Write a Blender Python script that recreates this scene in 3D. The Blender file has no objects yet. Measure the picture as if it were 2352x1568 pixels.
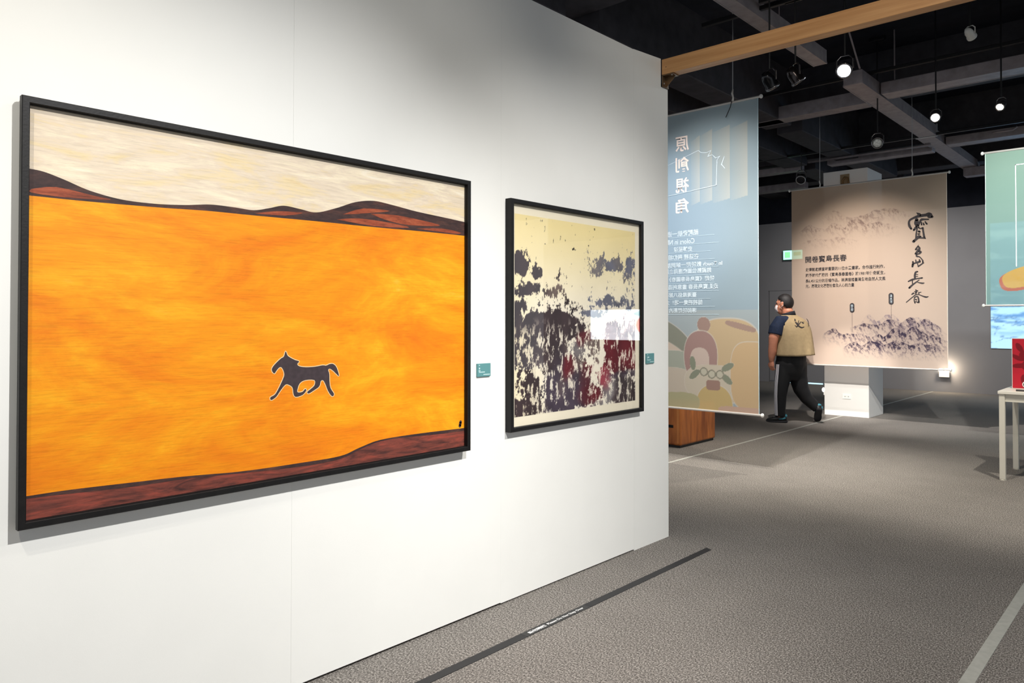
import bpy, bmesh, math, random
import numpy as np
from mathutils import Vector, Matrix
from mathutils.bvhtree import BVHTree

random.seed(7)
SC = bpy.context.scene
COL = SC.collection
PI = math.pi

# ------------------------------------------------------------------ camera
cam_data = bpy.data.cameras.new('camera')
cam_data.sensor_width = 36.0
cam_data.lens = 26.05
cam_data.shift_y = -0.0306
cam_data.clip_end = 100
cam = bpy.data.objects.new('camera', cam_data)
COL.objects.link(cam)
YAW, PITCH, ROLL = 0.745404538, 0.0137942, 0.00078175
fw = Vector((-math.sin(YAW) * math.cos(PITCH), math.cos(YAW) * math.cos(PITCH), math.sin(PITCH)))
rt = Vector((math.cos(YAW), math.sin(YAW), 0))
up = rt.cross(fw)
rt2 = rt * math.cos(ROLL) + up * math.sin(ROLL)
up2 = up * math.cos(ROLL) - rt * math.sin(ROLL)
cam.matrix_world = Matrix(((rt2.x, up2.x, -fw.x, 0), (rt2.y, up2.y, -fw.y, 0), (rt2.z, up2.z, -fw.z, 1.40), (0, 0, 0, 1)))
SC.camera = cam

# ------------------------------------------------------------------ world, exposure
world = bpy.data.worlds.new('world')
SC.world = world
world.use_nodes = True
world.node_tree.nodes['Background'].inputs[0].default_value = (0.86, 0.92, 1.0, 1)
world.node_tree.nodes['Background'].inputs[1].default_value = 0.6
SC.view_settings.view_transform = 'Standard'
SC.view_settings.look = 'None'
SC.view_settings.gamma = 1.0
SC.view_settings.exposure = 0.0
SC.view_settings.use_curve_mapping = False

# ------------------------------------------------------------------ lights (the gallery's track spots, and unseen fills added for beam and blue banner)
def spot(name, loc, target, watts, deg, color=(1, .95, .88), blend=.6, size=.04):
    l = bpy.data.lights.new(name, 'SPOT')
    l.energy = watts; l.spot_size = math.radians(deg); l.spot_blend = blend
    l.shadow_soft_size = size; l.color = color
    o = bpy.data.objects.new(name, l); COL.objects.link(o)
    o.location = loc
    d = Vector(target) - Vector(loc)
    o.rotation_euler = d.to_track_quat('-Z', 'Y').to_euler()
    return o
WARM = (1, .93, .82); NEUT = (1, .97, .93); COOL = (.86, .93, 1)
spot('painting_light', (.35, 1.35, 3.5), (-2.5, 1.25, .30), 540, 74, (1, .985, .97), 1)
spot('painting_light', (-.5, 2.7, 3.9), (-2.5, 1.5, 1.0), 60, 80, WARM, 1)
spot('painting_light', (.25, 3.0, 3.5), (-2.5, 3.25, .95), 260, 62, NEUT, 1)
spot('wall_wash_light', (-.9, -.6, 3.7), (-2.5, -.35, 2.5), 200, 80, WARM, 1)
spot('beam_fill_light', (-.4, 2.0, 4.1), (-1.5, 4.2, 3.0), 90, 70, WARM, 1)  # unseen spot added to brighten the front of the timber beam
spot('floor_pool_light', (-2.75, 5.2, 4.05), (-3.45, 6.6, 0), 330, 60, WARM, 1)
spot('floor_pool_light', (-2.5, 7.9, 4.05), (-3.35, 7.2, 0), 360, 62, WARM, 1)
spot('floor_pool_light', (-1.7, 5.7, 4.0), (-2.2, 7.2, 0), 250, 80, WARM, 1)
spot('floor_pool_light', (-.2, 6.2, 4.0), (-.9, 7.2, 0), 420, 60, WARM, .8)
spot('floor_pool_light', (.8, 3.0, 4.0), (-.6, 3.4, 0), 380, 100, NEUT, 1)
spot('banner_light', (-4.95, 11.9, 3.62), (-4.0, 6.6, 2.35), 1700, 20, (.62, .76, 1), 1)
spot('banner_light', (-2.9, 4.6, 4.0), (-3.6, 6.6, 1.7), 620, 66, NEUT, 1)  # unseen spot added to brighten the blue banner from the viewer's side
spot('banner_light', (-3.6, 8.3, 4.1), (-3.3, 10.8, 1.4), 1000, 56, (1, .94, .89), 1)
spot('column_light', (-1.9, 5.0, 4.08), (-3.72, 11.3, .3), 2300, 12, (1, .95, .88), .8)
spot('banner_light', (-.8, 6.0, 3.95), (-1.2, 9.0, 2.3), 850, 50, (.97, 1, .97), 1)
spot('hall_light', (-4.5, 13.6, 4.0), (-5.0, 16.5, 1.6), 270, 100, NEUT, 1, .1)
spot('hall_light', (-1.6, 13.6, 4.0), (-2.0, 16.5, 1.4), 220, 100, NEUT, 1, .1)

# ------------------------------------------------------------------ helpers
def lin(c):
    return tuple(((v / 255) / 12.92 if v / 255 <= .04045 else ((v / 255 + .055) / 1.055) ** 2.4) for v in c[:3]) + (1,)

def tag(o, label=None, cat=None, group=None, kind=None):
    if label: o['label'] = label
    if cat: o['category'] = cat
    if group: o['group'] = group
    if kind: o['kind'] = kind
    return o

def thing(name, loc, label, cat, group=None, rz=0, kind=None):
    o = bpy.data.objects.new(name, None); COL.objects.link(o)
    o.empty_display_size = .1
    o.location = loc; o.rotation_euler = (0, 0, rz)
    return tag(o, label, cat, group, kind)

def mat_of(o):
    M = Matrix.Translation(o.location) @ o.rotation_euler.to_matrix().to_4x4()
    return M if o.parent is None else mat_of(o.parent) @ M

def link(name, me, mats, parent=None, origin=None):
    """link mesh whose vertices are in world space, under parent, or with its origin moved to origin"""
    o = bpy.data.objects.new(name, me); COL.objects.link(o)
    if not isinstance(mats, (list, tuple)): mats = [mats]
    me.materials.clear()
    for m in mats: me.materials.append(m)
    if parent is not None:
        o.parent = parent
        me.transform(mat_of(parent).inverted())
    elif origin is not None:
        me.transform(Matrix.Translation(-Vector(origin))); o.location = origin
    return o

def done(name, bm, mats, parent=None, origin=None, smooth=False, flat=False):
    if not flat: bmesh.ops.recalc_face_normals(bm, faces=bm.faces)
    me = bpy.data.meshes.new(name); bm.to_mesh(me); bm.free()
    if smooth:
        for p in me.polygons: p.use_smooth = True
    return link(name, me, mats, parent, origin)

def box(bm, x0, x1, y0, y1, z0, z1, bev=0, M=None, mi=0, seg=2):
    r = bmesh.ops.create_cube(bm, size=1)
    vs = r['verts']
    for v in vs:
        v.co = Vector(((x0 + x1) / 2 + v.co.x * (x1 - x0), (y0 + y1) / 2 + v.co.y * (y1 - y0), (z0 + z1) / 2 + v.co.z * (z1 - z0)))
    fs = set(f for v in vs for f in v.link_faces)
    if bev:
        es = list(set(e for v in vs for e in v.link_edges))
        rr = bmesh.ops.bevel(bm, geom=es, offset=bev, segments=seg, affect='EDGES', profile=.5)
        fs = set(rr['faces']) | set(f for f in fs if f.is_valid)
        vs = list(set(v for f in fs for v in f.verts))
    for f in fs: f.material_index = mi
    if M is not None:
        for v in vs: v.co = M @ v.co
    return vs

def nbm(): return bmesh.new()

def boxobj(name, b, mat, parent=None, bev=0, origin=None, seg=2):
    bm = nbm(); box(bm, *b, bev=bev, seg=seg); return done(name, bm, mat, parent, origin)

def tube(bm, pts, rad, n=10, cap=True, hint=None):
    """tube of rings along pts; rad entries are r or (ra, rb): ra along the hint direction"""
    pts = [Vector(p) for p in pts]; rings = []
    prev = None
    for i, p in enumerate(pts):
        d = (pts[min(i + 1, len(pts) - 1)] - pts[max(i - 1, 0)])
        if d.length < 1e-9: d = Vector((0, 0, 1))
        d.normalize()
        h = Vector(hint) if hint is not None else (prev if prev is not None else (Vector((1, 0, 0)) if abs(d.x) < .8 else Vector((0, 1, 0))))
        a = h - d * h.dot(d)
        if a.length < 1e-6: a = d.orthogonal()
        a.normalize(); b = d.cross(a); prev = a
        r = rad[i] if isinstance(rad, (list, tuple)) else rad
        ra, rb = r if isinstance(r, (list, tuple)) else (r, r)
        rings.append([bm.verts.new(p + a * ra * math.cos(2 * PI * k / n) + b * rb * math.sin(2 * PI * k / n)) for k in range(n)])
    for A, B in zip(rings, rings[1:]):
        for k in range(n):
            bm.faces.new((A[k], A[(k + 1) % n], B[(k + 1) % n], B[k]))
    if cap:
        bm.faces.new(rings[0][::-1]); bm.faces.new(rings[-1])
    return rings

def ball(bm, c, r, M=None, u=16, v=10):
    """ellipsoid at c with radii r"""
    rr = bmesh.ops.create_uvsphere(bm, u_segments=u, v_segments=v, radius=1)
    r = r if isinstance(r, (list, tuple)) else (r, r, r)
    for vt in rr['verts']:
        p = Vector((vt.co.x * r[0], vt.co.y * r[1], vt.co.z * r[2]))
        if M is not None: p = M @ p
        vt.co = p + Vector(c)
    return rr['verts']

def lathe(bm, prof, M=None, n=20, cap=True):
    """revolve (r, z) profile round local Z, M places it"""
    rings = []
    for r, z in prof:
        rings.append([bm.verts.new((M or Matrix()) @ Vector((r * math.cos(2 * PI * k / n), r * math.sin(2 * PI * k / n), z))) for k in range(n)])
    for A, B in zip(rings, rings[1:]):
        for k in range(n): bm.faces.new((A[k], A[(k + 1) % n], B[(k + 1) % n], B[k]))
    if cap and prof[0][0] > 1e-6: bm.faces.new(rings[0][::-1])
    if cap and prof[-1][0] > 1e-6: bm.faces.new(rings[-1])
    bmesh.ops.remove_doubles(bm, verts=[v for r in rings for v in r], dist=1e-6)

def fresh_mesh(name, obj, mods):
    for k, kw in mods:
        m = obj.modifiers.new(k, k)
        for a, b in kw.items(): setattr(m, a, b)
    me = bpy.data.meshes.new_from_object(obj.evaluated_get(bpy.context.evaluated_depsgraph_get()))
    me.name = name
    return me

def remesh(name, bm, voxel, smooth=6, factor=.5):
    me = bpy.data.meshes.new('tmp'); bmesh.ops.recalc_face_normals(bm, faces=bm.faces); bm.to_mesh(me); bm.free()
    o = bpy.data.objects.new('tmp', me); COL.objects.link(o)
    r = fresh_mesh(name, o, [('REMESH', dict(mode='VOXEL', voxel_size=voxel, use_smooth_shade=True)), ('SMOOTH', dict(factor=factor, iterations=smooth))])
    bpy.data.objects.remove(o); bpy.data.meshes.remove(me)
    for p in r.polygons: p.use_smooth = True
    return r

def face_up(bm, plane):
    """turn every face of a flat print towards its viewer"""
    for f in bm.faces:
        f.normal_update(); a = f.verts[0].co
    ref = Vector(plane(0, 0, 1)) - Vector(plane(0, 0, 0))
    for f in bm.faces:
        if f.normal.dot(ref) < 0: f.normal_flip()
    return bm

def ribbon(pts, plane, off, n=7):
    """flat brush strokes: list of (a, b, width); plane(a, b, off) -> world point; every stroke a closed strip with round ends"""
    bm = nbm(); off0 = off
    for si, s in enumerate(pts):
        off = off0 + si * 2e-4
        # refine with Catmull-Rom
        q = []
        for i in range(len(s) - 1):
            p0, p1, p2, p3 = s[max(i - 1, 0)], s[i], s[i + 1], s[min(i + 2, len(s) - 1)]
            for t in (0, .25, .5, .75):
                q.append(tuple(.5 * (2 * p1[k] + (p2[k] - p0[k]) * t + (2 * p0[k] - 5 * p1[k] + 4 * p2[k] - p3[k]) * t * t + (3 * p1[k] - p0[k] - 3 * p2[k] + p3[k]) * t ** 3) for k in range(3)))
        q.append(s[-1])
        L = []; Rr = []
        for i, (a, b, w) in enumerate(q):
            a0, b0, _ = q[max(i - 1, 0)]; a1, b1, _ = q[min(i + 1, len(q) - 1)]
            d = math.hypot(a1 - a0, b1 - b0) or 1
            nx, nz = -(b1 - b0) / d, (a1 - a0) / d
            w = max(w, .001) / 2
            L.append((a + nx * w, b + nz * w)); Rr.append((a - nx * w, b - nz * w))
        vl = [bm.verts.new(plane(*p, off)) for p in L]; vr = [bm.verts.new(plane(*p, off)) for p in Rr]
        for i in range(len(q) - 1): bm.faces.new((vl[i], vl[i + 1], vr[i + 1], vr[i]))
        for (a, b, w) in (q[0], q[-1]):
            w = max(w, .001) / 2
            bm.faces.new([bm.verts.new(plane(a + w * math.cos(2 * PI * k / 10), b + w * math.sin(2 * PI * k / 10), off)) for k in range(10)])
    return bm

def poly(pts, plane, off, bm=None):
    bm = bm or nbm()
    f = bm.faces.new([bm.verts.new(plane(a, b, off)) for a, b in pts])
    f.normal_update()
    bmesh.ops.triangulate(bm, faces=[f])
    return bm

def band(top, base, plane, off):
    """painted strip between two curves, as quads that share one set of stations"""
    bm = nbm(); t = np.array(top); b = np.array(base)
    ys = np.unique(np.round(np.concatenate([t[:, 0], b[:, 0]]), 4))
    row = [(bm.verts.new(plane(y, float(np.interp(y, t[:, 0], t[:, 1])), off)), bm.verts.new(plane(y, float(np.interp(y, b[:, 0], b[:, 1])), off))) for y in map(float, ys)]
    for p, q in zip(row, row[1:]): bm.faces.new((p[1], q[1], q[0], p[0]))
    return bm

_text_cache = {}
def lettering(name, body, rect, plane, off, mat, parent, mirror=False, bold=0., res=2):
    """flat lettering that fills rect (a0, a1, b0, b1) on a plane"""
    key = (body, bold)
    if key not in _text_cache:
        c = bpy.data.curves.new('lettering', 'FONT'); c.body = body; c.size = 1; c.offset = bold; c.resolution_u = res
        c.align_x = 'CENTER'
        o = bpy.data.objects.new('lettering', c); COL.objects.link(o)
        me = bpy.data.meshes.new_from_object(o.evaluated_get(bpy.context.evaluated_depsgraph_get()))
        bpy.data.objects.remove(o); bpy.data.curves.remove(c)
        _text_cache[key] = me
    me = _text_cache[key].copy()
    n = len(me.vertices); co = np.empty(n * 3); me.vertices.foreach_get('co', co); co = co.reshape(-1, 3)
    lo, hi = co.min(0), co.max(0)
    t = (co - lo) / np.maximum(hi - lo, 1e-6)
    if mirror: t[:, 0] = 1 - t[:, 0]
    a0, a1, b0, b1 = rect
    for i, v in enumerate(me.vertices):
        v.co = plane(a0 + (a1 - a0) * t[i, 0], b0 + (b1 - b0) * t[i, 1], off)
    me.name = name
    return link(name, me, mat, parent)

# ---- value noise for printed pictures
_rng = np.random.RandomState(5)
_TAB = _rng.rand(256, 256)
def vnoise(x, y):
    xi = np.floor(x).astype(int); yi = np.floor(y).astype(int); fx = x - xi; fy = y - yi
    fx = fx * fx * (3 - 2 * fx); fy = fy * fy * (3 - 2 * fy)
    g = lambda i, j: _TAB[(xi + i) % 256, (yi + j) % 256]
    return (g(0, 0) * (1 - fx) + g(1, 0) * fx) * (1 - fy) + (g(0, 1) * (1 - fx) + g(1, 1) * fx) * fy
def fbm(x, y, o=5, gain=.5):
    s = 0; a = 1; t = 0
    for k in range(o):
        s = s + a * vnoise(x * 2 ** k + 17.3 * k, y * 2 ** k + 9.1 * k); t += a; a *= gain
    return s / t
def srgb2lin(a):
    a = np.clip(a / 255., 0, 1)
    return np.where(a <= .04045, a / 12.92, ((a + .055) / 1.055) ** 2.4)

def printed(name, rect, plane, off, nx, ny, fn, mat, parent, sag=None):
    """a sheet whose print (colour only) is stored per vertex; fn(A, B) -> (n, 3) sRGB"""
    a0, a1, b0, b1 = rect
    A, B = np.meshgrid(np.linspace(a0, a1, nx), np.linspace(b0, b1, ny))
    A = A.ravel(); B = B.ravel()
    rgb = fn(A, B)
    co = np.array([plane(a, b, off) for a, b in zip(A, B)], dtype=float)
    if sag is not None: co = co + sag(A, B)
    i = np.arange(nx * ny).reshape(ny, nx)
    q = np.stack([i[:-1, :-1], i[:-1, 1:], i[1:, 1:], i[1:, :-1]], -1).reshape(-1, 4)
    me = bpy.data.meshes.new(name)
    me.vertices.add(nx * ny); me.vertices.foreach_set('co', co.ravel())
    me.loops.add(q.size); me.loops.foreach_set('vertex_index', q.ravel())
    me.polygons.add(len(q)); me.polygons.foreach_set('loop_start', np.arange(0, q.size, 4)); me.polygons.foreach_set('loop_total', np.full(len(q), 4))
    me.update(calc_edges=True)
    ca = me.color_attributes.new('print', 'FLOAT_COLOR', 'POINT')
    ca.data.foreach_set('color', np.concatenate([srgb2lin(rgb), np.ones((len(rgb), 1))], 1).ravel())
    return link(name, me, mat, parent)

# ------------------------------------------------------------------ materials
def new_mat(name):
    m = bpy.data.materials.new(name); m.use_nodes = True
    nt = m.node_tree; return m, nt, nt.nodes['Principled BSDF']

def plain(name, rgb, rough=.5, metal=0, spec=.5, noise=0, nscale=40, bump=0, bscale=200, coat=0):
    m, nt, b = new_mat(name)
    c = lin(rgb)
    b.inputs['Base Color'].default_value = c; b.inputs['Roughness'].default_value = rough
    b.inputs['Metallic'].default_value = metal; b.inputs['Specular IOR Level'].default_value = spec
    b.inputs['Coat Weight'].default_value = coat
    tc = nt.nodes.new('ShaderNodeTexCoord')
    if noise:
        n = nt.nodes.new('ShaderNodeTexNoise'); n.inputs['Scale'].default_value = nscale; n.inputs['Detail'].default_value = 6
        nt.links.new(tc.outputs['Object'], n.inputs['Vector'])
        r = nt.nodes.new('ShaderNodeValToRGB')
        r.color_ramp.elements[0].position = .3; r.color_ramp.elements[1].position = .7
        r.color_ramp.elements[0].color = tuple(v * (1 - noise) for v in c[:3]) + (1,)
        r.color_ramp.elements[1].color = tuple(min(1, v * (1 + noise)) for v in c[:3]) + (1,)
        nt.links.new(n.outputs['Fac'], r.inputs[0]); nt.links.new(r.outputs[0], b.inputs['Base Color'])
    if bump:
        n = nt.nodes.new('ShaderNodeTexNoise'); n.inputs['Scale'].default_value = bscale; n.inputs['Detail'].default_value = 3
        nt.links.new(tc.outputs['Object'], n.inputs['Vector'])
        bp = nt.nodes.new('ShaderNodeBump'); bp.inputs['Strength'].default_value = bump; bp.inputs['Distance'].default_value = .004
        nt.links.new(n.outputs['Fac'], bp.inputs['Height']); nt.links.new(bp.outputs[0], b.inputs['Normal'])
    return m

def glow(name, rgb, strength):
    m, nt, b = new_mat(name)
    b.inputs['Base Color'].default_value = (0, 0, 0, 1)
    b.inputs['Emission Color'].default_value = lin(rgb); b.inputs['Emission Strength'].default_value = strength
    return m

def ramp_noise(name, stops, scale, stretch, detail=8, rough=.6, dist=.6, spec=.3, fine=.0, fscale=(1, 1, 1), bump=0.15):
    """brushed paint: stretched noise through a colour ramp, plus fine dark bristle streaks"""
    m, nt, b = new_mat(name)
    tc = nt.nodes.new('ShaderNodeTexCoord'); mp = nt.nodes.new('ShaderNodeMapping')
    mp.inputs['Scale'].default_value = stretch
    nt.links.new(tc.outputs['Object'], mp.inputs['Vector'])
    n = nt.nodes.new('ShaderNodeTexNoise'); n.inputs['Scale'].default_value = scale; n.inputs['Detail'].default_value = detail
    n.inputs['Roughness'].default_value = .68; n.inputs['Distortion'].default_value = dist
    nt.links.new(mp.outputs[0], n.inputs['Vector'])
    r = nt.nodes.new('ShaderNodeValToRGB'); e = r.color_ramp.elements
    while len(e) < len(stops): e.new(.5)
    for k, (p, c) in enumerate(stops): e[k].position = p; e[k].color = lin(c)
    nt.links.new(n.outputs['Fac'], r.inputs[0])
    out = r.outputs[0]
    if fine:
        mp2 = nt.nodes.new('ShaderNodeMapping'); mp2.inputs['Scale'].default_value = fscale
        nt.links.new(tc.outputs['Object'], mp2.inputs['Vector'])
        n2 = nt.nodes.new('ShaderNodeTexNoise'); n2.inputs['Scale'].default_value = 1; n2.inputs['Detail'].default_value = 4; n2.inputs['Roughness'].default_value = .7
        nt.links.new(mp2.outputs[0], n2.inputs['Vector'])
        r2 = nt.nodes.new('ShaderNodeValToRGB'); r2.color_ramp.elements[0].position = .36; r2.color_ramp.elements[1].position = .52
        g = 1 - fine
        r2.color_ramp.elements[0].color = (g, g, g, 1)
        nt.links.new(n2.outputs['Fac'], r2.inputs[0])
        mx = nt.nodes.new('ShaderNodeMixRGB'); mx.blend_type = 'MULTIPLY'; mx.inputs[0].default_value = 1
        nt.links.new(out, mx.inputs[1]); nt.links.new(r2.outputs[0], mx.inputs[2]); out = mx.outputs[0]
        bp = nt.nodes.new('ShaderNodeBump'); bp.inputs['Strength'].default_value = bump; bp.inputs['Distance'].default_value = .002
        nt.links.new(n2.outputs['Fac'], bp.inputs['Height']); nt.links.new(bp.outputs[0], b.inputs['Normal'])
    nt.links.new(out, b.inputs['Base Color'])
    b.inputs['Roughness'].default_value = rough; b.inputs['Specular IOR Level'].default_value = spec
    return m

def print_mat(name, rough=.6, grain=.06):
    m, nt, b = new_mat(name)
    a = nt.nodes.new('ShaderNodeAttribute'); a.attribute_name = 'print'
    tc = nt.nodes.new('ShaderNodeTexCoord'); n = nt.nodes.new('ShaderNodeTexNoise')
    n.inputs['Scale'].default_value = 260; n.inputs['Detail'].default_value = 2
    nt.links.new(tc.outputs['Object'], n.inputs['Vector'])
    mr = nt.nodes.new('ShaderNodeMapRange'); mr.inputs[3].default_value = 1 - grain; mr.inputs[4].default_value = 1 + grain
    nt.links.new(n.outputs['Fac'], mr.inputs[0])
    mx = nt.nodes.new('ShaderNodeMixRGB'); mx.blend_type = 'MULTIPLY'; mx.inputs[0].default_value = 1
    nt.links.new(a.outputs['Color'], mx.inputs[1]); nt.links.new(mr.outputs[0], mx.inputs[2])
    nt.links.new(mx.outputs[0], b.inputs['Base Color']); b.inputs['Roughness'].default_value = rough
    b.inputs['Specular IOR Level'].default_value = .25
    return m, nt, b, mx

def banner_mat(name, see=.1, trans=.4):
    """thin woven voile: diffuse, light coming through, and a little see-through"""
    m, nt, b, mx = print_mat(name)
    out = nt.nodes['Material Output']
    d = nt.nodes.new('ShaderNodeBsdfDiffuse'); t = nt.nodes.new('ShaderNodeBsdfTranslucent'); tr = nt.nodes.new('ShaderNodeBsdfTransparent')
    nt.links.new(mx.outputs[0], d.inputs[0]); nt.links.new(mx.outputs[0], t.inputs[0])
    m1 = nt.nodes.new('ShaderNodeMixShader'); m1.inputs[0].default_value = trans
    nt.links.new(d.outputs[0], m1.inputs[1]); nt.links.new(t.outputs[0], m1.inputs[2])
    m2 = nt.nodes.new('ShaderNodeMixShader'); m2.inputs[0].default_value = see
    nt.links.new(m1.outputs[0], m2.inputs[1]); nt.links.new(tr.outputs[0], m2.inputs[2])
    nt.links.new(m2.outputs[0], out.inputs['Surface'])
    return m

def screen_mat(name, strength):
    m, nt, b = new_mat(name)
    a = nt.nodes.new('ShaderNodeAttribute'); a.attribute_name = 'print'
    b.inputs['Base Color'].default_value = (.02, .02, .02, 1)
    nt.links.new(a.outputs['Color'], b.inputs['Emission Color']); b.inputs['Emission Strength'].default_value = strength
    return m

def glass_mat(name):
    m, nt, b = new_mat(name); out = nt.nodes['Material Output']
    g = nt.nodes.new('ShaderNodeBsdfGlossy'); g.inputs['Roughness'].default_value = .015
    t = nt.nodes.new('ShaderNodeBsdfTransparent'); f = nt.nodes.new('ShaderNodeFresnel')
    ge = nt.nodes.new('ShaderNodeNewGeometry'); mr = nt.nodes.new('ShaderNodeMapRange'); mr.inputs[3].default_value = 1.5; mr.inputs[4].default_value = 1 / 1.5
    nt.links.new(ge.outputs['Backfacing'], mr.inputs[0]); nt.links.new(mr.outputs[0], f.inputs[0])
    mx = nt.nodes.new('ShaderNodeMixShader')
    nt.links.new(f.outputs[0], mx.inputs[0]); nt.links.new(t.outputs[0], mx.inputs[1]); nt.links.new(g.outputs[0], mx.inputs[2])
    nt.links.new(mx.outputs[0], out.inputs['Surface'])
    return m

def wood_mat(name, dark, light, axis_scale, rough=.45):
    m, nt, b = new_mat(name)
    tc = nt.nodes.new('ShaderNodeTexCoord'); mp = nt.nodes.new('ShaderNodeMapping'); mp.inputs['Scale'].default_value = axis_scale
    nt.links.new(tc.outputs['Object'], mp.inputs['Vector'])
    n = nt.nodes.new('ShaderNodeTexNoise'); n.inputs['Scale'].default_value = 3; n.inputs['Detail'].default_value = 8; n.inputs['Distortion'].default_value = .4
    nt.links.new(mp.outputs[0], n.inputs['Vector'])
    r = nt.nodes.new('ShaderNodeValToRGB'); e = r.color_ramp.elements
    e[0].position = .3; e[0].color = lin(dark); e[1].position = .72; e[1].color = lin(light)
    nt.links.new(n.outputs['Fac'], r.inputs[0]); nt.links.new(r.outputs[0], b.inputs['Base Color'])
    b.inputs['Roughness'].default_value = rough
    return m

def carpet_mat():
    m, nt, b = new_mat('carpet')
    tc = nt.nodes.new('ShaderNodeTexCoord')
    def noise(scale, detail, rough=.6, st=(1, 1, 1)):
        mp = nt.nodes.new('ShaderNodeMapping'); mp.inputs['Scale'].default_value = st
        nt.links.new(tc.outputs['Object'], mp.inputs['Vector'])
        n = nt.nodes.new('ShaderNodeTexNoise'); n.inputs['Scale'].default_value = scale; n.inputs['Detail'].default_value = detail; n.inputs['Roughness'].default_value = rough
        nt.links.new(mp.outputs[0], n.inputs['Vector']); return n
    n1 = noise(165, 4, .85, (1, .62, 1)); n2 = noise(3.0, 4)
    r = nt.nodes.new('ShaderNodeValToRGB'); e = r.color_ramp.elements
    e[0].position = .36; e[0].color = lin((50, 48, 46)); e[1].position = .65; e[1].color = lin((204, 198, 190))
    x = e.new(.5); x.color = lin((119, 114, 109))
    nt.links.new(n1.outputs['Fac'], r.inputs[0])
    mr = nt.nodes.new('ShaderNodeMapRange'); mr.inputs[3].default_value = .86; mr.inputs[4].default_value = 1.14
    nt.links.new(n2.outputs['Fac'], mr.inputs[0])
    mx = nt.nodes.new('ShaderNodeMixRGB'); mx.blend_type = 'MULTIPLY'; mx.inputs[0].default_value = 1
    nt.links.new(r.outputs[0], mx.inputs[1]); nt.links.new(mr.outputs[0], mx.inputs[2])
    nt.links.new(mx.outputs[0], b.inputs['Base Color'])
    bp = nt.nodes.new('ShaderNodeBump'); bp.inputs['Strength'].default_value = .35; bp.inputs['Distance'].default_value = .004
    nt.links.new(n1.outputs['Fac'], bp.inputs['Height']); nt.links.new(bp.outputs[0], b.inputs['Normal'])
    b.inputs['Roughness'].default_value = .95; b.inputs['Specular IOR Level'].default_value = .1
    return m

M_WALL = plain('white_wall_paint', (242, 242, 237), .75, spec=.25, noise=.015, nscale=3, bump=.05, bscale=400)
M_GREYWALL = plain('grey_wall_paint', (150, 148, 150), .8, spec=.2, noise=.03, nscale=2)
M_BLACKCEIL = plain('black_ceiling_paint', (34, 36, 45), .8, spec=.2, noise=.2, nscale=6)
M_BEAMBLK = plain('dark_beam_paint', (60, 57, 61), .75, spec=.3, noise=.2, nscale=8)
M_STEEL = plain('dull_steel', (146, 136, 137), .5, .3, noise=.18, nscale=10)
M_CARPET = carpet_mat()
M_BLACKFRAME = plain('black_frame_lacquer', (19, 18, 18), .5, spec=.3, noise=.25, nscale=30, bump=.1, bscale=120)
M_TAPE = plain('black_floor_tape', (30, 29, 31), .55, noise=.15, nscale=20)
M_GREYTAPE = plain('pale_grey_floor_strip', (176, 176, 168), .7, noise=.08, nscale=30)
M_WHITE = plain('white_plastic', (236, 235, 230), .4)
M_LETTER = plain('white_lettering', (245, 245, 245), .6)
M_BLACK = plain('black_plastic', (14, 14, 15), .4)
M_CHROME = plain('polished_metal', (120, 116, 116), .22, .9)
M_WIRE = plain('steel_wire', (190, 190, 190), .35, .6)
M_ROD = plain('aluminium_rod', (205, 200, 194), .4, .4)
M_GLASS = glass_mat('glazing')
M_PRINT = print_mat('printed_paper')[0]

WX = -2.526                                   # the white wall's face
def wplane(x0): return lambda a, b, off: (x0 + off, a, b)
def yplane(y0): return lambda a, b, off: (a, y0 - off, b)
def fplane(a, b, off): return (a, b, off)

# ------------------------------------------------------------------ the room
floor = boxobj('floor', (-11, 9, -5, 16.9, -.12, 0), M_CARPET)
tag(floor, kind='structure')

wall_left = boxobj('wall_left', (WX - .12, WX - .022, -4.2, 4.236, .012, 2.905), plain('wall_core', (205, 204, 200), .8))
tag(wall_left, 'white free-standing exhibition wall with panel joints, holding two framed pictures', kind='structure')
def wall_panel(y0, y1, z0, z1, notch=None):
    bm = nbm()
    if notch is None:
        box(bm, WX - .02, WX, y0, y1, z0, z1, bev=.0005, seg=1)
    else:
        ny, nz = notch
        pts = [(y0, z0), (y1, z0), (y1, nz), (ny, nz), (ny, z1), (y0, z1 - .022)]
        a = [bm.verts.new((WX, y, z)) for y, z in pts]; b = [bm.verts.new((WX - .02, y, z)) for y, z in pts]
        bm.faces.new(a); bm.faces.new(b[::-1])
        for k in range(len(pts)): bm.faces.new((a[k], b[k], b[(k + 1) % 6], a[(k + 1) % 6]))
    done('panel', bm, M_WALL, wall_left)
for y0, y1, z0 in ((-4.2, -1.8, .012), (-1.7997, .3, .012), (.3003, 1.5058, .012), (1.5061, 2.6562, .012), (2.6564, 3.8348, .008)):
    wall_panel(y0, y1, z0, 3.066)
wall_panel(3.8351, 4.236, 0.0, 3.09, (4.152, 2.908))
boxobj('backing', (WX - .12, WX - .022, -4.2, 4.14, 2.905, 3.06), M_WALL, wall_left)

wall_back = boxobj('wall_back', (-11, 9, 16.52, 16.7, 0, 3.62), M_GREYWALL); tag(wall_back, kind='structure')
wall_side = boxobj('wall_side', (-11.2, -11, 6, 16.7, 0, 3.62), M_GREYWALL); tag(wall_side, kind='structure')
wall_upper = boxobj('wall_upper', (-11.2, 9, 16.72, 16.9, 0, 5.2), M_BLACKCEIL); tag(wall_upper, kind='structure')

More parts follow.
